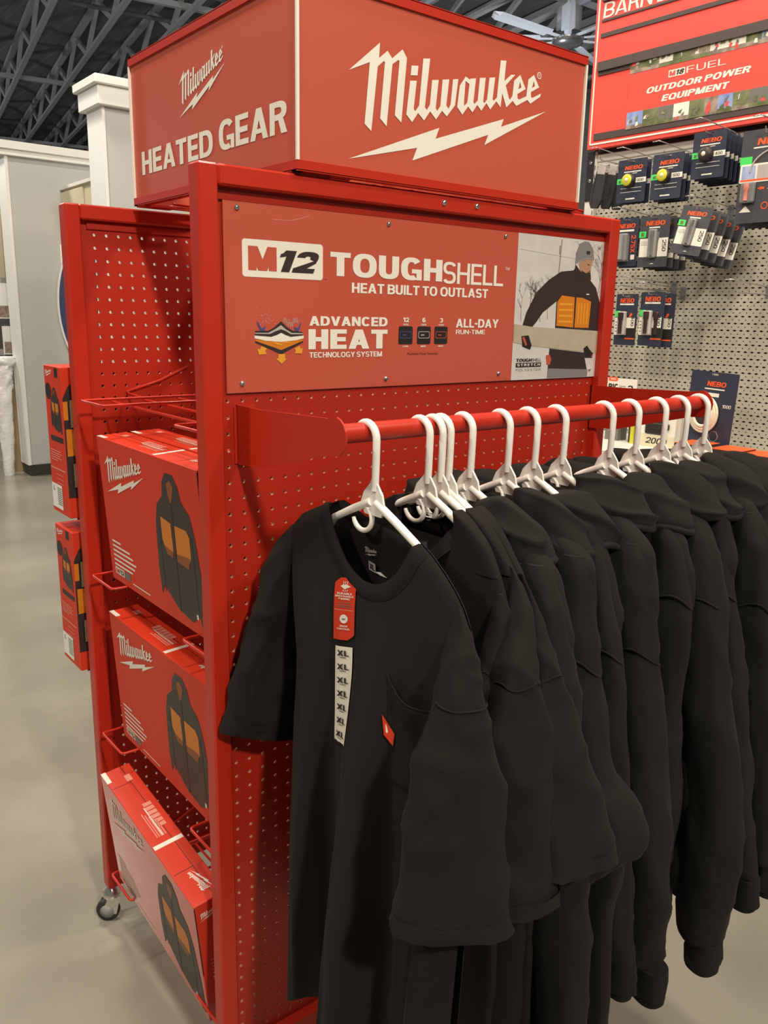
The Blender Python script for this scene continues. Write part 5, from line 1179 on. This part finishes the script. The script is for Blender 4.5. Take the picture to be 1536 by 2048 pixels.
def card_headlamp(label, u, d, z0, w, h, num, ring, group, tx=0, ty=0):
    t = card_base(label, u, d, z0, w, h, tx, ty, group)
    b = MB(); brand(b, -w * .26, w * .36, -h * .24, -h * .15, 0); b.build('brand_print', 'neon', t)
    b = MB(); b.flat(rect(-w * .5, w * .5, -h * .55, -h * .44), FB, .0003); b.flat(rect(-w * .28, w * .32, -h * .30, -h * .275), FB, .0004)
    b.flat(rect(-w * .18, w * .18, -h * .335, -h * .322), FB, .0004)
    for k in range(2): b.flat(rect(-w * .36, w * .36, -h * (.67 + k * .09), -h * (.66 + k * .09)), FB, .0004)
    b.flat(rect(-w * .16, w * .16, -h * .93, -h * .90), FB, .0004); b.build('white_print', 'white', t)
    b = MB(); text(b, num, w * .20, w * .42, -h * .525, -h * .465, FB, .0008, 0, .02); b.build('lumen_print', 'black', t)
    b = MB(); b.flat(rect(-w * .5, -w * .30, -h * .56, -h * .43), FB, .0012); b.flat(rect(-w * .44, -w * .36, -h * .53, -h * .47), FB, .0014, 1); b.build('price_sticker', ['green', 'foliage'], t)
    c = (-w * .06, -.0006, -h * .49); b = MB(); b.lathe([(.027, 0), (.026, .010), (.021, .020), (.015, .021)], (0, 0, 0), n=26); b.v = [(c[0] + p[0], c[1] - p[2], c[2] + p[1]) for p in b.v]; lamp = b.build('headlamp', 'black', t)
    b = MB(); b.lathe([(.021, .0205), (.020, .0225), (.009, .0225)], (0, 0, 0), n=26); b.v = [(c[0] + p[0], c[1] - p[2], c[2] + p[1]) for p in b.v]; b.build('bezel', ring, lamp)
    b = MB(); b.lathe([(.008, .0226), (.007, .0240), (.002, .0244)], (0, 0, 0), n=18); b.v = [(c[0] + p[0], c[1] - p[2], c[2] + p[1]) for p in b.v]; b.build('lens', 'ivory', lamp)
    return t
def light_tube(b, x, z0, z1, r, m=0):
    b.tube([(x, -r - .001, z0), (x, -r - .001, lerp(z0, z1, .62)), (x, -r - .001, lerp(z0, z1, .70)), (x, -r - .001, z1)], [r * .8, r * .8, r * 1.15, r * 1.15], m, 14)
def card_pen(label, u, d, z0, w, h, group, tx=0, ty=0):
    t = card_base(label, u, d, z0, w, h, tx, ty, group, mt='slate')
    b = MB(); brand(b, -w * .30, w * .34, -h * .19, -h * .105, 0); b.build('brand_print', 'neon', t)
    b = MB(); b.flat(rect(-w * .46, -w * .13, -h * .80, -h * .44), FB, .0003); b.flat(rect(w * .12, w * .48, -h * .80, -h * .44), FB, .0003); b.flat(rect(-w * .18, w * .18, -h * .245, -h * .220), FB, .0004)
    b.flat([(-w * .08, -h * .94), (0, -h * .92), (w * .08, -h * .94)], FB, .0004); b.build('white_print', 'white', t)
    b = MB(); vtext(b, '250', w * .30, w * .42, -h * .70, -h * .48, FB, .0008, 0, .02)
    for k in range(3): b.flat(rect(-w * .42, -w * .20, -h * (.50 + k * .03), -h * (.505 + k * .03)), FB, .0006)
    b.build('lumen_print', 'black', t)
    b = MB(); b.flat(rect(-w * .50, -w * .26, -h * .42, -h * .30), FB, .0012); b.flat(rect(-w * .43, -w * .33, -h * .395, -h * .325), FB, .0014, 1); b.build('price_sticker', ['green', 'foliage'], t)
    b = MB(); b.box(-w * .13, w * .12, -.016, -.0006, -h * .82, -h * .27, bev=.003); bl = b.build('blister', 'greyplastic', t)
    b = MB(); light_tube(b, w * .03, -h * .78, -h * .30, .006); b.v = [(p[0], p[1] - .013, p[2]) for p in b.v]; b.build('pen_light', 'silver', bl)
    return t
def card_flash(label, u, d, z0, w, h, group, tx=0, ty=0):
    t = card_base(label, u, d, z0, w, h, tx, ty, group)
    b = MB(); brand(b, -w * .32, w * .32, -h * .17, -h * .085, 0); b.flat(rect(w * .02, w * .46, -h * .88, -h * .855), FB, .0006); b.build('brand_print', 'neon', t)
    b = MB(); b.flat(rect(-w * .5, w * .42, -h * .80, -h * .46), FB, .0003); b.flat(rect(-w * .32, w * .32, -h * .215, -h * .185), FB, .0004); b.build('white_print', 'white', t)
    b = MB(); vtext(b, '400', w * .26, w * .38, -h * .62, -h * .43, FB, .0008, 0, .02); b.flat(rect(w * .05, w * .46, -h * .855, -h * .66), FB, .0005)
    for k in range(4): b.flat(rect(-w * .46, -w * .40, -h * (.54 + k * .06), -h * (.555 + k * .06)), FB, .0006)
    b.build('lumen_print', 'black', t)
    b = MB(); b.flat(rect(-w * .5, -w * .26, -h * .45, -h * .33), FB, .0012); b.build('price_sticker', 'green', t)
    b = MB(); b.flat([(w * .14, -h * .45), (w * .22, -h * .36), (w * .30, -h * .39), (w * .22, -h * .45)], FB, .0008); b.build('red_mark', 'neon', t)
    b = MB(); b.box(-w * .30, w * .06, -.018, -.0006, -h * .80, -h * .34, bev=.004); bl = b.build('blister', 'layer', t)
    b = MB(); light_tube(b, -w * .10, -h * .77, -h * .36, .009); b.v = [(p[0], p[1] - .012, p[2]) for p in b.v]; b.build('torch', 'dark', bl)
    return t
def card_scope(label, u, d, z0, w, h, group):
    t = card_base(label, u, d, z0, w, h, 0, 0, group)
    b = MB(); brand(b, -w * .42, w * .34, -h * .21, -h * .12, 0); vtext(b, '2.75X', w * .20, w * .40, -h * .72, -h * .36, FB, .0005, 0, .03); b.build('brand_print', 'neon', t)
    b = MB(); b.flat(rect(-w * .42, w * .30, -h * .28, -h * .24), FB, .0004); b.flat(rect(w * .22, w * .40, -h * .86, -h * .76), FB, .0004); b.build('white_print', 'white', t)
    b = MB(); b.box(-w * .44, w * .12, -.024, -.0006, -h * .90, -h * .32, bev=.006); bl = b.build('blister', 'clear', t)
    b = MB(); b.tube([(-w * .16, -.026, -h * .86), (-w * .16, -.026, -h * .36)], .014, n=18); b.build('monocular', 'greyplastic', bl)
    return t
CG = 'carded lights on the peg hooks'
ordn = ['second', 'third', 'fourth', 'fifth']
def stack(make, n, label, where, du=.004, dd=.022, dz=-.004, **kw):
    """front card, then copies further back on the same hook"""
    u, z0 = kw['u'], kw['z0']; front = make(label=label, d=kw['d'], **{k: v for k, v in kw.items() if k not in ('d',)})
    for i in range(1, n):
        dup(front, '%s card back from the front on the hook of the %s' % (ordn[i - 1], where), tuple(Vector(front.location) - GN * dd * i + GA * du * i + Vector((0, 0, dz * i))))
    peg_hook(u + kw['w'] / 2, z0 + kw['h'] - .009, 'peg hook carrying the %s' % where)
stack(card_headlamp, 2, 'navy card with yellow-ringed headlamp beside the knife sheaths', 'leftmost yellow-ringed headlamp', u=-.209, d=.20, z0=1.876, w=.124, h=.152, num='500', ring='yellow', group=CG)
stack(card_headlamp, 3, 'navy card with yellow-ringed headlamp, right one of two', 'right yellow-ringed headlamp', u=-.060, d=.20, z0=1.874, w=.124, h=.156, num='500', ring='yellow', group=CG, tx=-.04)
stack(card_headlamp, 5, 'navy card with plain black headlamp and white 400 band', 'black headlamp marked 400', u=.094, d=.20, z0=1.930, w=.122, h=.152, num='400', ring='dark', group=CG)
stack(card_scope, 2, 'card with grey monocular and orange 2.75X at the rack corner', 'monocular marked 2.75X', u=-.192, d=.20, z0=1.645, w=.095, h=.176, group=CG)
stack(card_pen, 4, 'slate card with pen light, white panel and 250, hanging straight', 'straight pen-light card', u=-.092, d=.20, z0=1.640, w=.125, h=.182, du=.012, group=CG)
stack(card_pen, 5, 'slate card with pen light and 250, swung to one side', 'swung pen-light card', u=.092, d=.22, z0=1.672, w=.118, h=.164, du=.014, dz=-.010, dd=.030, group=CG, ty=.16, tx=-.15)
stack(card_flash, 1, 'navy card with torch and 400, left one by the red post', 'left torch card marked 400', u=-.168, d=.20, z0=1.352, w=.096, h=.192, group=CG)
stack(card_flash, 2, 'navy card with torch and 400, right one of the lower pair', 'right torch card marked 400', u=-.060, d=.20, z0=1.354, w=.102, h=.196, du=.030, group=CG)
peg_hook(-.27, 2.035, 'peg hook carrying the black knife sheaths')
peg_hook(.330, 1.545, 'empty peg hook on the bare right part of the pegboard')
peg_hook(-.05, 1.56, 'empty peg hook just above the right torch card', L=.28)
# large card with a picture label at the right edge
for i in range(3):
    t = card_base(['large card marked 350 with red-bordered picture label at the edge', 'large card second from the front at the right edge', 'large card third from the front at the right edge'][i], .280 + .004 * i, .21 - .03 * i, 1.770 - .006 * i, .170, .290, 0, 0, CG, mt='slate')
    if i: continue
    w, h = .170, .290
    b = MB(); brand(b, -w * .20, w * .46, -h * .165, -h * .095, 0); b.flat([(-w * .10, -h * .63), (-w * .02, -h * .61), (-w * .02, -h * .65)], FB, .0006); b.flat(rect(-w * .03, w * .04, -h * .642, -h * .618), FB, .0006)
    o = [(.08 * w + .012 * math.cos(a * PI / 8), -h * .82 + .012 * math.sin(a * PI / 8)) for a in range(16)]; i_ = [(.08 * w + .009 * math.cos(a * PI / 8), -h * .82 + .009 * math.sin(a * PI / 8)) for a in range(16)]; b.flat(o, FB, .0006, 0, [i_]); b.build('brand_print', 'neon', t)
    b = MB(); b.tube([(-w * .28 + .10 * (1 - math.cos(a * PI / 18)), -.002, -h * .45 + .07 * math.sin(a * PI / 18)) for a in range(12)], .003, n=8); b.build('cable_loop', 'layer', t)
    b = MB(); b.flat(rect(-w * .26, w * .46, -h * .20, -h * .185), FB, .0004); text(b, '350', w * .10, w * .40, -h * .645, -h * .605, FB, .0006, 0, .02, .2); b.flat([(-w * .42, -h * .88), (-w * .30, -h * .81), (-w * .18, -h * .88)], FB, .0004); b.build('white_print', 'white', t)
    b = MB(); b.flat(rect(-w * .5, -w * .26, -h * .37, -h * .28), FB, .0012); b.build('price_sticker', 'green', t)
    b = MB(); b.flat(rrect(-w * .48, w * .5, -h * .56, -h * .36, .004), FB, .0014, 0)
    for k in range(3): b.flat(rect(-w * .44 + k * .052, -w * .44 + k * .052 + .046, -h * .52, -h * .38), FB, .0018, 1 + k)
    b.flat(rect(-w * .46, w * .5, -h * .545, -h * .525), FB, .0018, 4); b.build('picture_label', ['white', 'skyprint', 'layer', 'soilprint', 'neon'], t)
    b = MB(); b.box(-w * .40, -w * .12, -.018, -.0006, -h * .78, -h * .56, bev=.004); bl = b.build('blister', 'clear', t)
    b = MB(); light_tube(b, -w * .26, -h * .76, -h * .58, .008); b.v = [(p[0], p[1] - .012, p[2]) for p in b.v]; b.build('torch', 'pinkprint', bl)
peg_hook(.365, 2.050, 'peg hook carrying the large cards at the right edge')
# black knife sheaths on a hook
def sheath(label, u, d):
    t = gthing('knife_sheath', label, 'sheath', u, d, 2.030, 'black sheaths on a peg hook'); t.rotation_euler = (Matrix.Rotation(GRZ, 3, 'Z') @ Matrix.Rotation(.18, 3, 'Y')).to_euler()
    b = MB(); b.prism([(-.022, -.035), (.022, -.035), (.026, -.08), (.026, -.135), (.014, -.165), (-.014, -.168), (-.026, -.15), (-.028, -.10)], FRONT(0), -.006, .006); s_ = b.build('pouch', 'rubber', t)
    b = MB(); b.flat(rect(-.012, .008, -.128, -.125), FRONT(-.006), .0004); b.build('stitch_label', 'slate', s_)
    b = MB(); b.box(-.018, .018, -.008, .004, -.044, -.006, bev=.002); b.build('hang_clip', 'layer', t)
    b = MB(); b.tube([(-.02, -.007, -.05), (-.023, -.007, -.10), (-.018, -.007, -.15)], .0012, n=6); b.build('seam', 'slate', t)
    return t
sheath('black knife sheath in front, hanging by the white upright', -.272, .205); sheath('black knife sheath directly behind the front one', -.250, .165); sheath('black knife sheath rearmost of three near the pegboard', -.236, .115)
# goods standing on the gondola shelf
t = card_base('large navy card with coiled ivory flexible light beside the rail end', .197, .23, .988, .178, .288, 0, .04, CG, mt='navy')
w, h = .178, .288
b = MB(); brand(b, -w * .14, w * .26, -h * .175, -h * .115, 0); b.build('brand_print', 'neon', t)
b = MB(); b.flat(rect(-w * .18, w * .24, -h * .215, -h * .20), FB, .0004); b.flat(rect(-w * .10, w * .14, -h * .30, -h * .255), FB, .0004); text(b, '1000', w * .24, w * .42, -h * .42, -h * .38, FB, .0005, 0, .02, .15); b.build('white_print', 'white', t)
b = MB(); pts = [(w * .14 + .018 * math.cos(a), -.001, -h * .78 + .020 * math.sin(a)) for a in [k * PI / 3 for k in range(7)]]; b.tube(pts, .0007, n=6); b.build('outline_print', 'layer', t)
for k in range(3):
    b = MB(); R_ = .062 - k * .010; b.tube([(-w * .10 + R_ * .80 * math.cos(a * PI / 16), -.010 - k * .004, -h * .52 + R_ * math.sin(a * PI / 16)) for a in range(32)], .0058, n=10, closed=True); b.build('light_coil', 'ivory', t)
b = MB(); b.lathe([(.036, 0), (.036, .012), (.030, .016)], (0, 0, 0), n=24); b.v = [(-w * .10 + p[0], -.001 - p[2], -h * .52 + p[1]) for p in b.v]; b.build('coil_hub', 'dark', t)
for i, (u, lab) in enumerate(((-.152, 'flashlight box with white BIG panel behind the red rail bracket'), (-.105, 'second flashlight box, right behind the red bracket'))):
    t = gthing('flashlight_box', lab, 'box', u + .03 + i * .06, .20, .985, 'flashlight boxes on the gondola shelf')
    b = MB(); b.box(-.030, .030, -.03, .03, 0, .205 - i * .01, bev=.001); b.build('carton', 'dark' if i else 'greyscreen', t)
    b = MB()
    if i == 0:
        b.box(-.034, .098, -.033, -.031, .165, .242); b.build('header_card', 'white', t); b = MB(); text(b, 'BIG', -.028, .016, .196, .220, FRONT(-.033), .0004, 0, .06); text(b, 'Larry', .020, .050, .204, .218, FRONT(-.033), .0004, 0, .0, .3); text(b, '2', .060, .082, .196, .218, FRONT(-.033), .0004, 0, .05); b.build('lettering', 'black', t)
        b = MB(); b.flat(rrect(-.030, .012, .230, .246, .005), FRONT(-.033), .0003, 0); text(b, 'NEBO', -.020, .004, .2345, .2420, FRONT(-.033), .0006, 1, .03); b.build('brand_print', ['neon', 'white'], t); b = MB()
    vtext(b, 'BIG LARRY', -.012, .006, .03, .15, FRONT(-.03), .0004, 0, .03); b.build('side_lettering', 'white', t)
for i, (u, m_, lab) in enumerate(((-.02, 'yellow', 'slim yellow-grey torch standing left of the white lantern box'), (.005, 'layer', 'slim pale torch standing between hanger hooks'))):
    t = gthing('torch', lab, 'torch', u, .24, .985, 'torches standing on the gondola shelf'); b = MB(); b.tube([(0, 0, 0), (0, 0, .075), (0, 0, .08), (0, 0, .11)], [.009, .009, .012, .012], n=16); b.build('barrel', m_, t)
    b = MB(); b.tube([(0, 0, .11), (0, 0, .114)], .0125, n=16); b.build('bezel', 'black', t)
t = gthing('lantern_box', 'white boxed work light with yellow price panel behind the hangers', 'box', .095, .22, .985)
b = MB(); b.box(-.072, .072, -.035, .035, 0, .118, bev=.001); b.build('carton', 'white', t)
b = MB(); b.box(-.05, .03, -.042, -.035, .05, .105, bev=.003); b.box(-.03, .05, -.046, -.035, .070, .092, bev=.003); b.build('work_light_picture', 'black', t)
b = MB(); b.box(-.072, .072, -.038, -.035, .0, .048); b.build('lower_panel', 'cream', t)
b = MB(); text(b, '2000', -.045, .045, .014, .036, FRONT(-.038), .0005, 0, .03, .2); b.build('lettering', 'black', t)
for i, u in enumerate((.30, .42, .52)):
    t = gthing('tool_carton', ['orange-topped dark carton on the gondola shelf beside the coil card', 'orange-topped dark carton second along the gondola shelf', 'orange-topped dark carton last along the gondola shelf at the edge'][i], 'carton', u, .33 - i * .02, .985, 'cartons on the gondola shelf')
    b = MB(); b.box(-.052, .052, -.06, .06, 0, .050 - i * .006, bev=.001); b.build('carton', 'dark', t); b = MB(); b.box(-.052, .052, -.06, .06, .0502 - i * .006, .0512 - i * .006); b.build('lid', 'neon', t)

# ================================================================== things at the far left
t = thing('oval_sign_board', 'navy oval sign board with pale script against the grey partition', 'sign', (2.21, 6.385, 0.75), world=True)
b = MB(); E = [(2.21 + .455 * math.cos(a * PI / 32), 1.47 + .70 * math.sin(a * PI / 32)) for a in range(64)]; b.prism(E, FRONT(6.385), -.010, .010); b.build('board', 'blue', t)
b = MB(); E2 = [(2.21 + .470 * math.cos(a * PI / 32), 1.47 + .715 * math.sin(a * PI / 32)) for a in range(64)]; b.prism(E2, FRONT(6.385), -.012, .006, 0); b.build('rim', 'trimwhite', t)
b = MB(); vtext(b, 'Independent Living', 1.83, 1.89, 1.12, 1.82, FRONT(6.375), .001, 0, .0, down=False); b.build('lettering', 'layer', t)
b = MB(); b.box(2.15, 2.27, 6.39, 6.41, .76, 1.4); b.build('wall_cleat', 'trimwhite', t)
b = MB(); b.box(1.80, 1.95, 6.40, 6.418, 1.72, 1.98); b.box(1.81, 1.94, 6.396, 6.40, 1.73, 1.965); o = solo(b, 'paper_notice', 'trimwhite', 'white paper notice on the grey partition above the oval sign', 'notice', (1.875, 6.41, 1.72))
t = thing('wall_cabinet', 'cream wall cabinet with thin white top edge between the grey columns', 'cabinet', (2.2, 5.8, 1.9), world=True)
b = MB(); b.box(1.86, 2.6, 5.2, 6.418, 1.9, 2.42); b.build('body', 'cream', t); b = MB(); b.box(1.835, 2.6, 5.18, 6.418, 2.42, 2.445); b.build('top_edge', 'trimwhite', t)
b = MB(); b.box(1.84, 1.86, 5.9, 6.40, 1.92, 2.40, bev=.004); b.build('door', 'cream', t)
t = thing('kitchen_display', 'cream kitchen cabinets with dark appliance at the far left', 'cabinet', (1.6, 9.5, 0), world=True)
b = MB(); b.box(.6, 3.0, 9.1, 9.6, 1.55, 2.55); b.build('upper_cabinet', 'cream', t); b = MB(); b.box(.6, 3.0, 9.0, 9.6, 0, .92); b.build('base_cabinet', 'slot', t)
b = MB(); b.box(.55, 3.0, 8.95, 9.6, .92, .97); b.build('worktop', 'layer', t); b = MB(); b.box(.6, 3.0, 9.55, 9.6, .97, 1.55); b.build('splashback', 'greyscreen', t)
b = MB(); b.box(.6, 3.0, 9.08, 9.11, 2.50, 2.62, bev=.01); b.build('cornice', 'cream', t); b = MB()
for k in range(5): b.box(.62 + k * .48, 1.08 + k * .48, 9.085, 9.10, 1.58, 2.46, bev=.003)
b.build('doors', 'cream', t)
b = MB(); b.box(.9, 2.6, 9.45, 9.48, 2.62, 3.15); o = solo(b, 'house_poster', 'skyprint', 'poster of a house roof above the cream cabinets', 'poster', (1.7, 9.46, 2.62))
b = MB(); b.prism([(1.75, 2.63), (2.3, 2.63), (2.3, 2.86), (2.02, 3.0), (1.75, 2.86)], FRONT(9.45), 0, .004); h = b.build('house_picture', 'soilprint', o); h.location = (-1.7, -9.46, -2.62)
for i, (u, z0, z1) in enumerate(((1.352, 1.30, 1.652), (1.378, .99, 1.285))):
    t = thing('brochure', ['white brochure with small photo, upper of two at the left edge', 'white brochure with small photo, lower of two at the left edge'][i], 'brochure', (u + .05, 6.80, z0), group='brochures at the left edge', world=True)
    b = MB(); b.box(u, u + .125, 6.796, 6.804, z0, z1); b.build('sheet', 'trimwhite', t); b = MB(); b.flat(rect(u + .01, u + .115, z0 + .06, z0 + .16), FRONT(6.796), .001, 0); b.flat(rect(u, u + .125, z0, z0 + .05), FRONT(6.796), .001, 1); b.build('picture', ['soilprint', 'slate'], t)
    b = MB(); b.box(u + .05, u + .07, 6.804, 6.83, z0 + .1, z0 + .14); b.build('mount', 'greyplastic', t)
b = MB(); b.box(1.41, 1.45, 6.82, 6.84, 0, 1.7); b.box(1.33, 1.53, 6.76, 6.90, 0, .02); solo(b, 'brochure_stand', 'greyplastic', 'thin grey stand holding the brochures behind the grey partition', 'stand', (1.43, 6.83, 0))
t = thing('wrapped_roll', 'tall roll in crinkled white plastic wrap standing at the left edge', 'roll', (1.29, 6.58, 0), world=True)
b = MB(); ks = [(0.0, 1.285, 6.58, .050, .05, 0), (.3, 1.29, 6.58, .055, .055, 0), (.7, 1.30, 6.58, .058, .055, 0), (.88, 1.31, 6.58, .062, .06, 0), (.96, 1.325, 6.58, .045, .05, 0)]
loft(b, resample(ks, 40), 30, 0, 1.0, wrinkle(5, .012, 20, 14)); b.build('wrapped_body', 'wrap', t)
b = MB(); loft(b, resample([(1.035, 1.345, 6.58, .02, .02, .0), (1.03, 1.33, 6.58, .075, .06, 0), (.99, 1.33, 6.58, .085, .06, 0), (.95, 1.33, 6.58, .05, .05, 0)], 14), 30, 0, 1.0, wrinkle(6, .012, 22, 22)); b.build('wrapped_top', 'wrap', t)
b = MB(); b.box(1.345, 1.50, 6.70, 6.72, 0, .78); solo(b, 'cardboard_sheet', 'card', 'brown cardboard sheet leaning behind the white wrapped roll', 'cardboard', (1.42, 6.71, 0))

for o in bpy.data.objects:
    if '_o' in o: del o['_o']
